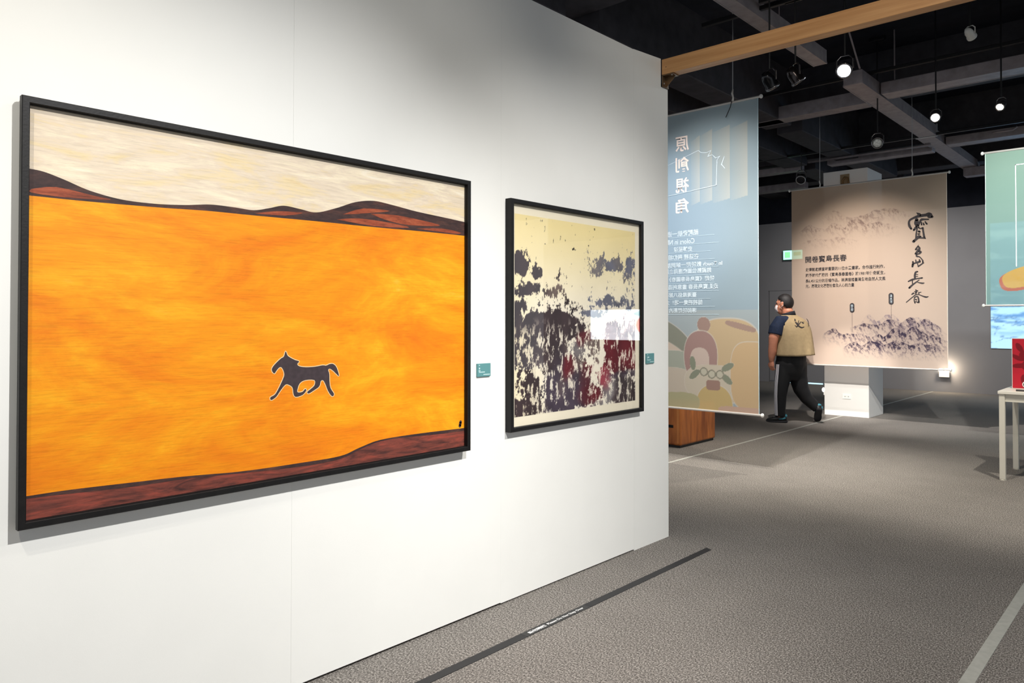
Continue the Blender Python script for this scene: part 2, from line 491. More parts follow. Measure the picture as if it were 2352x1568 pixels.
# flush service door in the back wall, light showing under its far edge
door = boxobj('door_1', (-7.19, -5.98, 16.505, 16.519, .035, 2.07), plain('grey_door_paint', (150, 148, 150), .75)); tag(door, kind='structure')
bm = nbm(); box(bm, -7.22, -5.95, 16.512, 16.5195, 2.073, 2.085); box(bm, -7.205, -7.195, 16.512, 16.5195, 0, 2.085)
done('door_frame', bm, plain('door_joint_shadow', (122, 120, 122), .8), door)
boxobj('door_gap_light', (-7.05, -6.0, 16.503, 16.512, .004, .03), glow('light_under_door', (190, 235, 250), 1.6), door)

# ------------------------------------------------------------------ ceiling: slab, downstand beams, steel channels, conduits
ceiling = boxobj('ceiling', (-11.2, 9, -5, 16.9, 4.85, 5.0), M_BLACKCEIL); tag(ceiling, kind='structure')
def cbeam(x0, x1, y0, y1, z0, z1=4.86, m=None):
    boxobj('beam', (x0, x1, y0, y1, z0, z1), m or M_BEAMBLK, ceiling, bev=.01, seg=1)
for y0, y1, z in ((5.15, 5.62, 4.3), (10.15, 10.5, 4.28), (12.95, 13.3, 4.2), (15.1, 15.5, 4.2)):
    cbeam(-11, 8.9, y0, y1, z)
for x0, x1, z in ((-4.46, -4.09, 4.1), (-5.36, -4.95, 4.1), (-7.2, -6.8, 4.2), (-.35, .05, 4.25), (1.9, 2.3, 4.25)):
    for y0, y1 in ((-4, 5.14), (5.63, 10.14), (10.51, 12.94), (13.31, 15.09), (15.51, 16.7)):
        cbeam(x0, x1, y0, y1, z)
def channel(x0, x1, y0, y1, z0, z1, axis):
    """steel trunking with a folded lip along both edges"""
    bm = nbm(); box(bm, x0, x1, y0, y1, z0, z1, bev=.006, seg=1)
    if axis == 'y':
        for x in (x0, x1): box(bm, x - .006, x + .006, y0 + .01, y1 - .01, z0 - .004, z0 + .018)
    else:
        for y in (y0, y1): box(bm, x0 + .01, x1 - .01, y - .006, y + .006, z0 - .004, z0 + .018)
    done('steel_channel', bm, M_STEEL, ceiling)
channel(-2.96, -2.83, 3.0, 5.55, 4.1, 4.25, 'y')
channel(-2.96, -2.83, 5.56, 7.95, 4.1, 4.25, 'y')
channel(-2.97, -2.76, 8.85, 12.1, 4.1, 4.26, 'y')
channel(-3.02, -2.80, 12.11, 15.3, 4.1, 4.24, 'y')
channel(-6.6, -2.98, 9.70, 9.93, 4.1, 4.27, 'x')
channel(-2.74, 3.0, 9.45, 9.72, 4.1, 4.24, 'x')
channel(-4.6, -3.0, 12.9, 13.1, 4.05, 4.16, 'x')
channel(-2.78, .8, 12.75, 13.0, 4.08, 4.2, 'x')
channel(-7.2, -5.1, 13.02, 13.2, 4.06, 4.16, 'x')
channel(-7.6, -5.7, 14.75, 14.95, 4.05, 4.18, 'x')
channel(-3.0, -1.6, 15.0, 15.2, 3.95, 4.1, 'x')
bm = nbm(); tube(bm, [(-4.8, 12.6, 4.08), (-2.95, 12.6, 4.08)], .018, 8); done('conduit', bm, M_STEEL, ceiling, smooth=True)
bm = nbm(); tube(bm, [(-2.1, 12.3, 4.06), (-1.85, 12.3, 4.06), (-1.8, 12.3, 4.1)], .012, 8); done('conduit', bm, M_STEEL, ceiling, smooth=True)
bm = nbm(); tube(bm, [(-2.79, 8.5, 4.6), (-2.79, 8.86, 4.27)], .01, 6); tube(bm, [(-2.6, 9.5, 4.85), (-2.6, 9.5, 4.24)], .008, 6); done('hanger_rod', bm, M_STEEL, ceiling)
for x, y in ((-2.93, 4.2), (-2.86, 4.2), (-2.9, 6.9)):
    bm = nbm(); tube(bm, [(x, y, 4.25), (x, y, 4.86)], .006, 6); done('hanger_rod', bm, M_STEEL, ceiling)
# bracket clip where the channel is joined
bm = nbm(); box(bm, -3.03, -2.75, 12.09, 12.12, 4.088, 4.1); box(bm, -2.76, -2.745, 12.09, 12.12, 4.09, 4.27); done('joint_clip', bm, M_WIRE, ceiling)

# lighting tracks on the ceiling
def track(x0, x1, y, z):
    t = boxobj('lighting_track', (x0, x1, y - .02, y + .02, z, z + .04), M_BLACK, ceiling, bev=.004, seg=1)
track(-3.4, 3.5, 6.33, 4.16); track(-4.2, 3.5, 9.2, 4.28); track(-5.6, 1.5, 12.1, 4.1)

# square column in front of the back wall: white casing, dark concrete above
column = boxobj('column', (-4.085, -3.46, 11.3, 11.96, 0, 3.61), plain('white_column_paint', (222, 220, 216), .75, spec=.25), bev=.004, seg=1)
tag(column, 'white square column behind the beige calligraphy banner', kind='structure')
pb = boxobj('socket_plate', (-3.822, -3.705, 11.288, 11.3, .255, .325), M_WHITE, column, bev=.003)
bm = nbm()
for x in (-3.79, -3.745):
    for k in (0, .012): box(bm, x + k, x + k + .004, 11.2865, 11.2885, .285, .298)
done('socket_slot', bm, M_BLACK, pb)
ah = boxobj('access_hole', (-3.84, -3.71, 11.295, 11.302, 3.36, 3.55), plain('raw_timber_edge', (150, 128, 96), .8), column)
bm = nbm(); tube(bm, [(-3.80, 11.28, 3.36), (-3.80, 11.27, 3.45), (-3.77, 11.27, 3.50), (-3.73, 11.275, 3.49), (-3.715, 11.28, 3.42), (-3.72, 11.28, 3.34)], .014, 8)
done('pipe_elbow', bm, plain('bronze_pipe', (120, 92, 56), .4, .5), ah, smooth=True)

# ------------------------------------------------------------------ framed pictures
def frame_mesh(y0, y1, z0, z1, x0, prof):
    """picture frame: prof is a list of (inset, depth) walked round the four mitred corners"""
    bm = nbm(); loops = []
    for t, d in prof:
        loops.append([bm.verts.new((x0 + d, y, z)) for y, z in ((y0 + t, z0 + t), (y1 - t, z0 + t), (y1 - t, z1 - t), (y0 + t, z1 - t))])
    for A, B in zip(loops, loops[1:]):
        for k in range(4): bm.faces.new((A[k], A[(k + 1) % 4], B[(k + 1) % 4], B[k]))
    return bm

# big painting (a plain landscape in the picture's colours with one dark galloping horse)
big = thing('framed_painting', (WX, 1.503, 1.421), 'large wide painting of a dark horse on an orange plain, in a black frame', 'painting')
done('frame', frame_mesh(.604, 2.402, .797, 2.049, WX, [(.016, .001), (.006, .001), (.006, .016), (.002, .018), (.002, .024), (0, .026), (0, .048), (.002, .05), (.0185, .05), (.0205, .048), (.0205, .040), (.0225, .040), (.0225, .018)]), M_BLACKFRAME, big)
PX = WX + .028
pw = wplane(PX)
M_SKY = ramp_noise('painted_cream_sky', [(.24, (214, 186, 142)), (.40, (228, 208, 166)), (.5, (222, 206, 184)), (.6, (236, 222, 194)), (.72, (240, 232, 216))], 3.2, (1, .8, 5.0), fine=.12, fscale=(1, 9, 150))
M_FIELD = ramp_noise('painted_orange_field', [(.26, (222, 112, 10)), (.42, (232, 132, 8)), (.54, (239, 150, 12)), (.64, (243, 168, 22)), (.76, (244, 184, 66))], 2.2, (1, .8, 2.4), fine=.15, fscale=(1, 9, 190))
M_HILL = ramp_noise('painted_dark_hill', [(.3, (46, 34, 36)), (.5, (66, 47, 45)), (.7, (96, 62, 52))], 7, (1, 1, 4), fine=.25, fscale=(1, 30, 160))
M_REDHILL = ramp_noise('painted_red_hill', [(.3, (112, 56, 38)), (.5, (152, 72, 46)), (.7, (170, 92, 60))], 9, (1, 1, 5), fine=.3, fscale=(1, 30, 170))
M_GROUND = ramp_noise('painted_brown_ground', [(.3, (62, 38, 36)), (.44, (104, 56, 48)), (.56, (132, 66, 54)), (.72, (164, 72, 58))], 3.6, (1, 1.1, 7), dist=1.4, fine=.28, fscale=(1, 10, 90))
M_INKPAINT = plain('painted_black', (58, 46, 50), .6, noise=.2, nscale=60)
Y0, Y1, Z0, Z1 = .622, 2.385, .815, 2.031
boxobj('canvas', (PX - .012, PX, Y0, Y1, Z0, Z1), M_SKY, big)
HILLTOP = [(Y0, 1.842), (.665, 1.838), (.72, 1.822), (.79, 1.798), (.88, 1.782), (.98, 1.780), (1.08, 1.787), (1.17, 1.799), (1.26, 1.799), (1.33, 1.797), (1.39, 1.811), (1.45, 1.827), (1.52, 1.822), (1.59, 1.817), (1.68, 1.844), (1.77, 1.878), (1.86, 1.894), (1.95, 1.889), (2.09, 1.875), (2.24, 1.866), (Y1, 1.857)]
HILLBASE = [(Y0, 1.763), (.78, 1.764), (.985, 1.769), (1.16, 1.776), (1.32, 1.778), (1.61, 1.783), (1.83, 1.785), (2.14, 1.791), (Y1, 1.793)]
GROUND = [(Y0, .883), (.74, .883), (.91, .877), (1.09, .87), (1.29, .857), (1.515, .854), (1.70, .856), (1.795, .878), (1.9, .897), (2.09, .90), (Y1, .895)]
def curve(p, n=6):
    q = []
    for i in range(len(p) - 1):
        p0, p1, p2, p3 = p[max(i - 1, 0)], p[i], p[i + 1], p[min(i + 2, len(p) - 1)]
        for k in range(n):
            t = k / n
            q.append(tuple(.5 * (2 * p1[j] + (p2[j] - p0[j]) * t + (2 * p0[j] - 5 * p1[j] + 4 * p2[j] - p3[j]) * t * t + (3 * p1[j] - p0[j] - 3 * p2[j] + p3[j]) * t ** 3) for j in range(2)))
    return q + [p[-1]]
done('painted_hills', face_up(band(curve(HILLTOP), curve(HILLBASE), pw, .0005), pw), M_HILL, big, flat=True)
done('painted_field', face_up(band(curve(HILLBASE), curve(GROUND), pw, .0004), pw), M_FIELD, big, flat=True)
for r in ([(1.68, 1.799), (1.79, 1.814), (1.95, 1.811), (2.05, 1.8), (1.86, 1.79)], [(1.845, 1.839), (1.99, 1.847), (2.19, 1.833), (2.215, 1.824), (2.04, 1.811), (1.92, 1.822)],
          [(1.71, 1.822), (1.81, 1.857), (1.945, 1.861), (1.835, 1.841), (1.79, 1.833)], [(1.335, 1.786), (1.42, 1.803), (1.53, 1.809), (1.455, 1.791)],
          [(.635, 1.783), (.70, 1.797), (.80, 1.784), (.85, 1.777), (.72, 1.769), (.635, 1.772)], [(2.09, 1.8), (2.24, 1.814), (2.35, 1.806), (2.32, 1.798)]):
    done('painted_red_slope', face_up(poly(curve(r + [r[0]], 3)[:-1], pw, .0008), pw), M_REDHILL, big, flat=True)
done('painted_ground', face_up(band(curve(GROUND), [(Y0, Z0), (Y1, Z0)], pw, .0007), pw), M_GROUND, big, flat=True)
done('painted_ground_rim', face_up(band([(y, z + .006) for y, z in curve(GROUND)], [(y, z - .004 - .004 * math.sin(y * 9)) for y, z in curve(GROUND)], pw, .0011), pw), M_HILL, big, flat=True)
# the horse: one plain galloping silhouette heading left
hy, hz = 1.545, 1.192
HORSE = [(-.138, .018), (-.141, .028), (-.134, .040), (-.118, .055), (-.104, .066), (-.092, .073), (-.085, .092), (-.077, .076), (-.062, .066), (-.045, .058), (-.028, .052), (-.036, .043), (-.028, .034), (0, .029), (.04, .029), (.075, .033), (.09, .031),
         (.105, .036), (.122, .036), (.138, .022), (.150, -.012), (.138, -.004), (.122, .010), (.108, .018), (.1, .014), (.105, -.004), (.106, -.03), (.111, -.058), (.127, -.082), (.118, -.09), (.101, -.07), (.09, -.046), (.078, -.026),
         (.067, -.028), (.06, -.048), (.036, -.062), (.014, -.072), (.008, -.065), (.028, -.052), (.04, -.040), (.038, -.022), (0, -.020), (-.024, -.030), (-.034, -.050), (-.034, -.064), (-.014, -.064), (-.002, -.054), (.003, -.060), (-.012, -.075), (-.04, -.081), (-.051, -.07), (-.055, -.046),
         (-.068, -.035), (-.085, -.032), (-.108, -.056), (-.122, -.074), (-.142, -.085), (-.146, -.075), (-.128, -.066), (-.114, -.046), (-.099, -.018), (-.09, .004), (-.094, .022), (-.103, .034), (-.112, .032), (-.122, .022), (-.130, .012)]
HORSE = curve(HORSE + HORSE[:1], 3)[:-1]
def grown(p, d):
    q = []
    for k in range(len(p)):
        (x0, y0), (x1, y1) = p[k - 1], p[(k + 1) % len(p)]
        l = math.hypot(x1 - x0, y1 - y0) or 1
        q.append((p[k][0] - (y1 - y0) / l * d, p[k][1] + (x1 - x0) / l * d))
    return q
place = lambda p: [(hy + a, hz + b) for a, b in p]
done('painted_horse_outline', face_up(poly(place(grown(HORSE, .0028)), pw, .0008), pw), plain('pale_outline_paint', (240, 210, 160), .6), big, flat=True)
done('painted_horse', face_up(poly(place(HORSE), pw, .0014), pw), M_INKPAINT, big, flat=True)
done('painted_seal', face_up(ribbon([[(2.352, .914, .016), (2.356, .931, .016)]], pw, .0012), pw), M_INKPAINT, big, flat=True)

# smaller picture: ink collage under glass
ink = thing('framed_ink_picture', (WX, 3.287, 1.425), 'smaller upright ink picture of black and maroon blots in a thin black frame', 'painting')
done('frame', frame_mesh(2.688, 3.887, .845, 2.007, WX, [(.01, .001), (0, .001), (0, .037), (.003, .04), (.02, .04), (.023, .037), (.023, .02)]), M_BLACKFRAME, ink)
BLOTS = [(2.775,1.684,0.05,0.044,1.0,(62,50,52)),(2.831,1.66,0.024,0.022,0.6,(62,50,52)),(2.91,1.662,0.035,0.029,0.9,(62,50,52)),(3.063,1.635,0.097,0.016,0.3,(62,50,52)),(3.183,1.678,0.031,0.024,0.3,(62,50,52)),(3.439,1.704,0.072,0.042,0.75,(128,122,122)),(3.546,1.71,0.066,0.038,0.8,(108,110,124)),(3.626,1.722,0.036,0.036,0.7,(128,122,122)),(3.763,1.703,0.071,0.058,0.75,(108,110,124)),(3.707,1.648,0.074,0.026,0.5,(128,122,122)),(2.848,1.563,0.058,0.029,0.9,(62,50,52)),(2.752,1.547,0.026,0.02,0.8,(62,50,52)),(3.063,1.556,0.052,0.023,0.8,(120,104,98)),(2.962,1.553,0.05,0.032,0.35,(62,50,52)),(2.765,1.48,0.04,0.031,0.9,(62,50,52)),(2.815,1.485,0.02,0.029,0.7,(62,50,52)),(2.966,1.494,0.05,0.027,0.45,(62,50,52)),(3.41,1.508,0.076,0.022,0.55,(108,110,124)),(3.528,1.507,0.079,0.028,0.75,(108,110,124)),(3.707,1.495,0.122,0.023,0.5,(108,110,124)),(3.194,1.475,0.078,0.028,0.32,(62,50,52)),(2.765,1.41,0.043,0.044,0.9,(62,50,52)),(3.044,1.401,0.134,0.035,1.1,(62,50,52)),(2.869,1.406,0.055,0.027,0.8,(62,50,52)),(3.401,1.446,0.093,0.017,0.8,(108,110,124)),(3.221,1.409,0.063,0.014,0.5,(62,50,52)),(2.945,1.363,0.181,0.016,0.36,(62,50,52)),(2.859,1.279,0.153,0.089,1.3,(62,50,52)),(3.023,1.261,0.081,0.096,1.2,(62,50,52)),(2.775,1.211,0.066,0.044,1.0,(62,50,52)),(2.927,1.21,0.049,0.059,0.7,(120,104,98)),(3.088,1.208,0.037,0.056,0.6,(72,62,74)),(3.137,1.324,0.053,0.026,1.0,(62,50,52)),(3.209,1.342,0.063,0.026,1.0,(62,50,52)),(3.3,1.36,0.032,0.024,0.6,(62,50,52)),(3.133,1.261,0.026,0.047,0.5,(120,104,98)),(3.248,1.246,0.067,0.057,0.75,(128,122,122)),(3.36,1.279,0.062,0.034,0.75,(120,104,98)),(3.28,1.298,0.036,0.029,1.0,(104,30,38)),(3.352,1.304,0.041,0.019,0.9,(104,30,38)),(3.409,1.222,0.05,0.039,0.5,(120,104,98)),(3.28,1.183,0.089,0.019,0.4,(62,50,52)),(3.175,1.135,0.042,0.047,1.1,(104,30,38)),(3.248,1.136,0.055,0.048,0.7,(120,104,98)),(3.332,1.122,0.09,0.039,0.34,(104,30,38)),(3.352,0.985,0.074,0.039,1.3,(104,30,38)),(3.307,1.068,0.032,0.048,1.0,(104,30,38)),(3.506,1.084,0.039,0.043,1.0,(150,60,72)),(3.455,1.24,0.025,0.062,0.0,(62,50,52)),(3.594,1.249,0.067,0.086,1.1,(104,30,38)),(3.66,1.158,0.073,0.057,0.9,(104,30,38)),(3.776,1.268,0.066,0.079,1.1,(104,30,38)),(3.706,1.311,0.141,0.021,0.8,(104,30,38)),(3.752,1.154,0.066,0.037,0.7,(104,30,38)),(3.077,1.163,0.052,0.07,0.9,(72,62,74)),(3.221,1.026,0.087,0.071,1.15,(72,62,74)),(3.026,1.055,0.051,0.055,0.95,(72,62,74)),(3.129,1.043,0.042,0.051,0.7,(120,104,98)),(2.872,1.049,0.048,0.062,1.0,(62,50,52)),(2.785,1.061,0.033,0.035,0.7,(62,50,52)),(2.812,0.954,0.095,0.035,1.2,(62,50,52)),(2.962,0.959,0.035,0.032,0.6,(120,104,98)),(3.023,0.972,0.066,0.055,0.9,(72,62,74)),(3.148,0.953,0.069,0.042,1.0,(72,62,74)),(3.279,0.952,0.08,0.034,0.8,(72,62,74)),(3.401,1.009,0.067,0.064,0.4,(62,50,52)),(3.554,1.011,0.066,0.076,0.75,(128,122,122)),(3.442,0.932,0.059,0.025,0.5,(128,122,122)),(3.706,1.026,0.074,0.062,1.0,(62,50,52)),(3.738,0.931,0.113,0.031,1.1,(62,50,52)),(3.72,1.085,0.122,0.016,1.0,(72,62,74)),(3.638,0.98,0.036,0.051,0.8,(62,50,52)),(3.651,1.132,0.055,0.015,0.5,(62,50,52))]
def ink_fn(A, B):
    top = np.clip((B - 1.45) / .45, 0, 1)
    paper = np.array([252, 244, 224])[None] * (1 - top)[:, None] + np.array([250, 232, 172])[None] * top[:, None]
    leftw = np.clip((3.0 - A) / .3, 0, 1)[:, None]
    paper = paper * (1 - .5 * leftw) + np.array([250, 232, 174])[None] * .5 * leftw
    paper = paper * (1 + .05 * (fbm(A * 6, B * 6) - .5))[:, None]
    inkd = np.zeros(len(A)); colr = np.zeros((len(A), 3)); ws = np.zeros(len(A)) + 1e-6
    wob = (fbm(A * 9 + 3, B * 9, 4) - .5)
    wob2 = (fbm(A * 9 + 33, B * 9 + 7, 4) - .5)
    for a, b, ra, rb, w, c in BLOTS:
        w = w * 1.35 if w >= 1 else w
        d = ((A + wob * .05 - a) / (ra * 1.12)) ** 2 + ((B + wob2 * .06 - b) / (rb * 1.12)) ** 2
        k = w * np.exp(-.5 * (d ** 1.4))
        inkd = np.maximum(inkd, k) + .12 * k
        kk = k ** 2; colr += kk[:, None] * np.array(c)[None]; ws += kk
    colr /= ws[:, None]
    tex = fbm(A * 34, B * 24, 6, .62)
    fine = fbm(A * 120 + 5, B * 75, 3, .6)
    low = np.clip((1.62 - B) / .5, 0, 1)
    f = inkd + (tex - .5) * 1.9 * (1 - .5 * np.clip(inkd - .9, 0, 1)) + (fine - .5) * 1.0 * np.clip(1.7 - inkd, .35, 1) - .44 - .08 * (B > 1.6) + low * .06
    wash = np.clip(fbm(A * 14 + 50, B * 10, 5) * 1.6 - .3, 0, 1)
    # white scratched flecks that break the dark masses
    fleck = np.clip((fbm(A * 46 + 80, B * 20 + 11, 5, .7) - .555) * 14, 0, 1) * np.clip((1.42 - B) / .1, 0, 1)
    m = np.clip(f * 9, 0, 1) * (1 - .9 * fleck)
    c = colr * (.86 + .3 * wash[:, None])
    return paper * (1 - m[:, None]) + c * m[:, None]
pin = wplane(WX + .018)
boxobj('mount', (WX + .004, WX + .0178, 2.708, 3.867, .865, 1.987), plain('cream_mount_paper', (252, 243, 218), .8), ink)
printed('ink_print', (2.735, 3.82, .915, 1.937), pin, .0006, 330, 330, ink_fn, M_PRINT, ink)
boxobj('glass_pane', (WX + .028, WX + .031, 2.708, 3.867, .865, 1.987), M_GLASS, ink)

# teal caption labels on the wall
M_TEAL = plain('teal_label', (96, 150, 152), .5); M_PALE = plain('pale_lettering', (214, 238, 238), .6)
def wall_label(y, z, label, lines):
    t = thing('wall_label', (WX, y + .044, z + .032), label, 'label', 'caption labels beside the pictures')
    boxobj('plate', (WX, WX + .009, y, y + .09, z, z + .063), M_TEAL, t, bev=.001, seg=1)
    for i, (a, b, c, d) in enumerate(lines):   # lettering far too small to read: rows of short strokes
        bm = nbm(); n = max(1, int((b - a) / .006))
        for k in range(n):
            w = (b - a) / n
            box(bm, WX + .009, WX + .0094, y + a + k * w, y + a + k * w + w * .8, z + c, z + d)
        tag(done('text_row', bm, M_PALE, t), kind='stuff')
wall_label(2.485, 1.130, 'teal caption label between the two framed pictures', [(.01, .017, .053, .057), (.01, .018, .036, .044), (.008, .02, .026, .031), (.01, .05, .020, .024), (.04, .085, .008, .012)])
wall_label(3.962, 1.131, 'teal caption label at the end of the wall, right of the ink picture', [(.01, .018, .053, .057), (.01, .032, .036, .043), (.01, .016, .028, .031), (.01, .05, .020, .024), (.04, .085, .008, .012)])

# ------------------------------------------------------------------ floor markings
tape = thing('floor_tape', (-2.205, 2.6, 0), 'black floor tape lettered in white along the foot of the white wall', 'tape')
bm = nbm(); pts = [(-2.228, -1.0), (-2.182, -1.0), (-2.186, 4.165), (-2.228, 4.182)]
a = [bm.verts.new((x, y, .0022)) for x, y in pts]; b = [bm.verts.new((x, y, .0)) for x, y in pts]
bm.faces.new(a); bm.faces.new(b[::-1])
for k in range(4): bm.faces.new((a[k], b[k], b[(k + 1) % 4], a[(k + 1) % 4]))
done('strip', bm, M_TAPE, tape)
boxobj('printed_section', (-2.2275, -2.1845, 2.47, 2.93, .0022, .0026), M_BLACK, tape)
tplane = lambda a, b, off: (-2.195 - b, a, .0027 + off)
lettering('lettering', '請勿跨越', (2.50, 2.617, 0, .021), tplane, 0, M_LETTER, tape, bold=.03)
lettering('lettering', 'Please Do Not Step Over', (2.632, 2.90, -.002, .019), tplane, 0, M_LETTER, tape, bold=.02)
for x, w, y0, y1, lab in ((-.664, .048, -1, 6.3, 'wide pale grey floor strip at the lower right of the picture'), (-3.825, .03, 5.3, 10.2, 'thin pale floor strip running from the wooden box stool towards the column'), (-3.83, .035, 10.25, 11.28, 'short pale floor strip at the foot of the white column'), (-3.83, .03, 11.98, 16.4, 'thin pale floor strip between the column and the grey back wall')):
    s = boxobj('floor_strip', (x - w / 2, x + w / 2, y0, y1, 0, .003), M_GREYTAPE, origin=(x, (y0 + y1) / 2, 0))
    tag(s, lab, 'tape', 'pale strips on the carpet')

# ------------------------------------------------------------------ timber beam spanning from the wall's notch
beam = thing('timber_beam', (-2.4, 4.2, 2.985), 'long pale timber beam spanning from the notch in the white wall', 'beam')
M_OAK = wood_mat('pale_oak', (178, 128, 78), (206, 158, 106), (.5, 8, 14), .5)
boxobj('timber', (-2.522, 3.6, 4.156, 4.235, 2.985, 3.084), M_OAK, beam, bev=.002, seg=1)
bm = nbm(); box(bm, -2.522, -2.516, 4.158, 4.232, 2.908, 2.984, bev=.002); box(bm, -2.52, -2.44, 4.158, 4.232, 2.978, 2.9845, bev=.002)
pl = [(-2.519, 2.979), (-2.45, 2.979), (-2.462, 2.962), (-2.516, 2.912)]
for y in (4.176, 4.18): pass
f = [bm.verts.new((x, 4.20, z)) for x, z in pl]; g = [bm.verts.new((x, 4.206, z)) for x, z in pl]
bm.faces.new(f); bm.faces.new(g[::-1])
for k in range(4): bm.faces.new((f[k], g[k], g[(k + 1) % 4], f[(k + 1) % 4]))
br = done('angle_bracket', bm, plain('dull_brass', (120, 98, 74), .4, .7), beam)
bm = nbm()
for c, d in (((-2.514, 4.17, 2.93), (1, 0, 0)), ((-2.514, 4.22, 2.95), (1, 0, 0)), ((-2.455, 4.17, 2.977), (0, 0, -1))):
    tube(bm, [Vector(c), Vector(c) + Vector(d) * .004], .005, 8)
done('screw', bm, M_WIRE, br)
bm = nbm(); tube(bm, [(-2.49, 4.1555, 3.03), (-2.49, 4.16, 3.03)], .003, 8); done('screw_hole', bm, M_BLACK, beam)

# ------------------------------------------------------------------ box stool behind the blue banner
stool = thing('box_stool', (-4.55, 7.62, 0), 'low reddish-brown wooden box stool under the pale blue banner', 'stool')
M_CHERRY = wood_mat('reddish_plywood', (136, 72, 30), (204, 122, 56), (4, 4, .8), .35)
boxobj('carcass', (-4.95, -4.152, 7.222, 8.02, .025, .445), M_CHERRY, stool, bev=.022, seg=4)
boxobj('plinth', (-4.93, -4.172, 7.242, 8.0, 0, .03), M_BLACK, stool)
bm = nbm()
for x in (-4.7 + .02,): pass
tube(bm, [(-4.37, 7.2205, .232), (-4.37, 7.2212, .232)], .001, 4); bm.clear()
box(bm, -4.37, -4.245, 7.2195, 7.226, .215, .248, bev=.003)
done('handle_slot', bm, plain('slot_shadow_black', (8, 7, 6), .9), stool)
bm = nbm(); box(bm, -4.2, -4.1765, 7.2215, 7.2225, .05, .43); done('edge_veneer', bm, wood_mat('pale_plywood_edge', (186, 110, 48), (206, 134, 70), (4, 4, .8)), stool)

# ------------------------------------------------------------------ hanging banners
def rods(root, x0, x1, y, zt, zb, over=.03):
    for nm, z, e in (('top_rod', zt, over), ('bottom_rod', zb, over)):
        bm = nbm(); tube(bm, [(x0 - e, y, z), (x1 + e, y, z)], .011, 10)
        r = done(nm, bm, M_ROD, root, smooth=False)
        for x in (x0 - e, x1 + e):
            bm = nbm(); ball(bm, (x, y, z), (.016, .02, .02), u=12, v=8); done('end_cap', bm, M_WHITE, r, smooth=True)
def wires(root, xs, y, z0, z1, tail=False):
    for x in xs:
        bm = nbm(); tube(bm, [(x, y, z0), (x + .004, y, (z0 + z1) / 2), (x, y, z1)], .0045, 6)
        w = done('hanging_wire', bm, M_WIRE, root)
        bm = nbm(); tube(bm, [(x, y, z0 - .005), (x + .006, y, z0 + .04), (x - .004, y, z0 + .08), (x + .003, y, z0 + .12)], [.012, .008, .011, .006], 7)
        done('clip', bm, M_ROD, w, smooth=True)
def edge_strip(root, x, y, z0, z1, mat):
    boxobj('hem', (x - .0025, x + .0025, y - .002, y + .002, z0, z1), mat, root)

# --- pale blue banner, seen from its reverse: mirrored lettering
b1y, b1x0, b1x1, b1z0, b1z1 = 6.6, -4.43, -2.978, .53, 3.475
ban1 = thing('hanging_banner', ((b1x0 + b1x1) / 2, b1y, b1z0), 'tall pale blue banner with mirrored white lettering, behind the end of the white wall', 'banner', 'banners hanging in the hall')
p1 = yplane(b1y)
def ell(A, B, a, b, ra, rb, rot=0, p=2.):
    c, s = math.cos(rot), math.sin(rot)
    u = ((A - a) * c + (B - b) * s) / ra; v = (-(A - a) * s + (B - b) * c) / rb
    return np.abs(u) ** p + np.abs(v) ** p
def paint(rgb, d, col, rimw=.045, rimc=(214, 206, 196)):
    k = np.clip((1 - d) * 22, 0, 1)[:, None]; e = (np.clip((1 + rimw * 2 - d) * 22, 0, 1)[:, None]) if rimw else k
    rgb = rgb * (1 - .75 * e) + np.array(rimc)[None] * .75 * e
    return rgb * (1 - k) + np.array(col)[None] * k
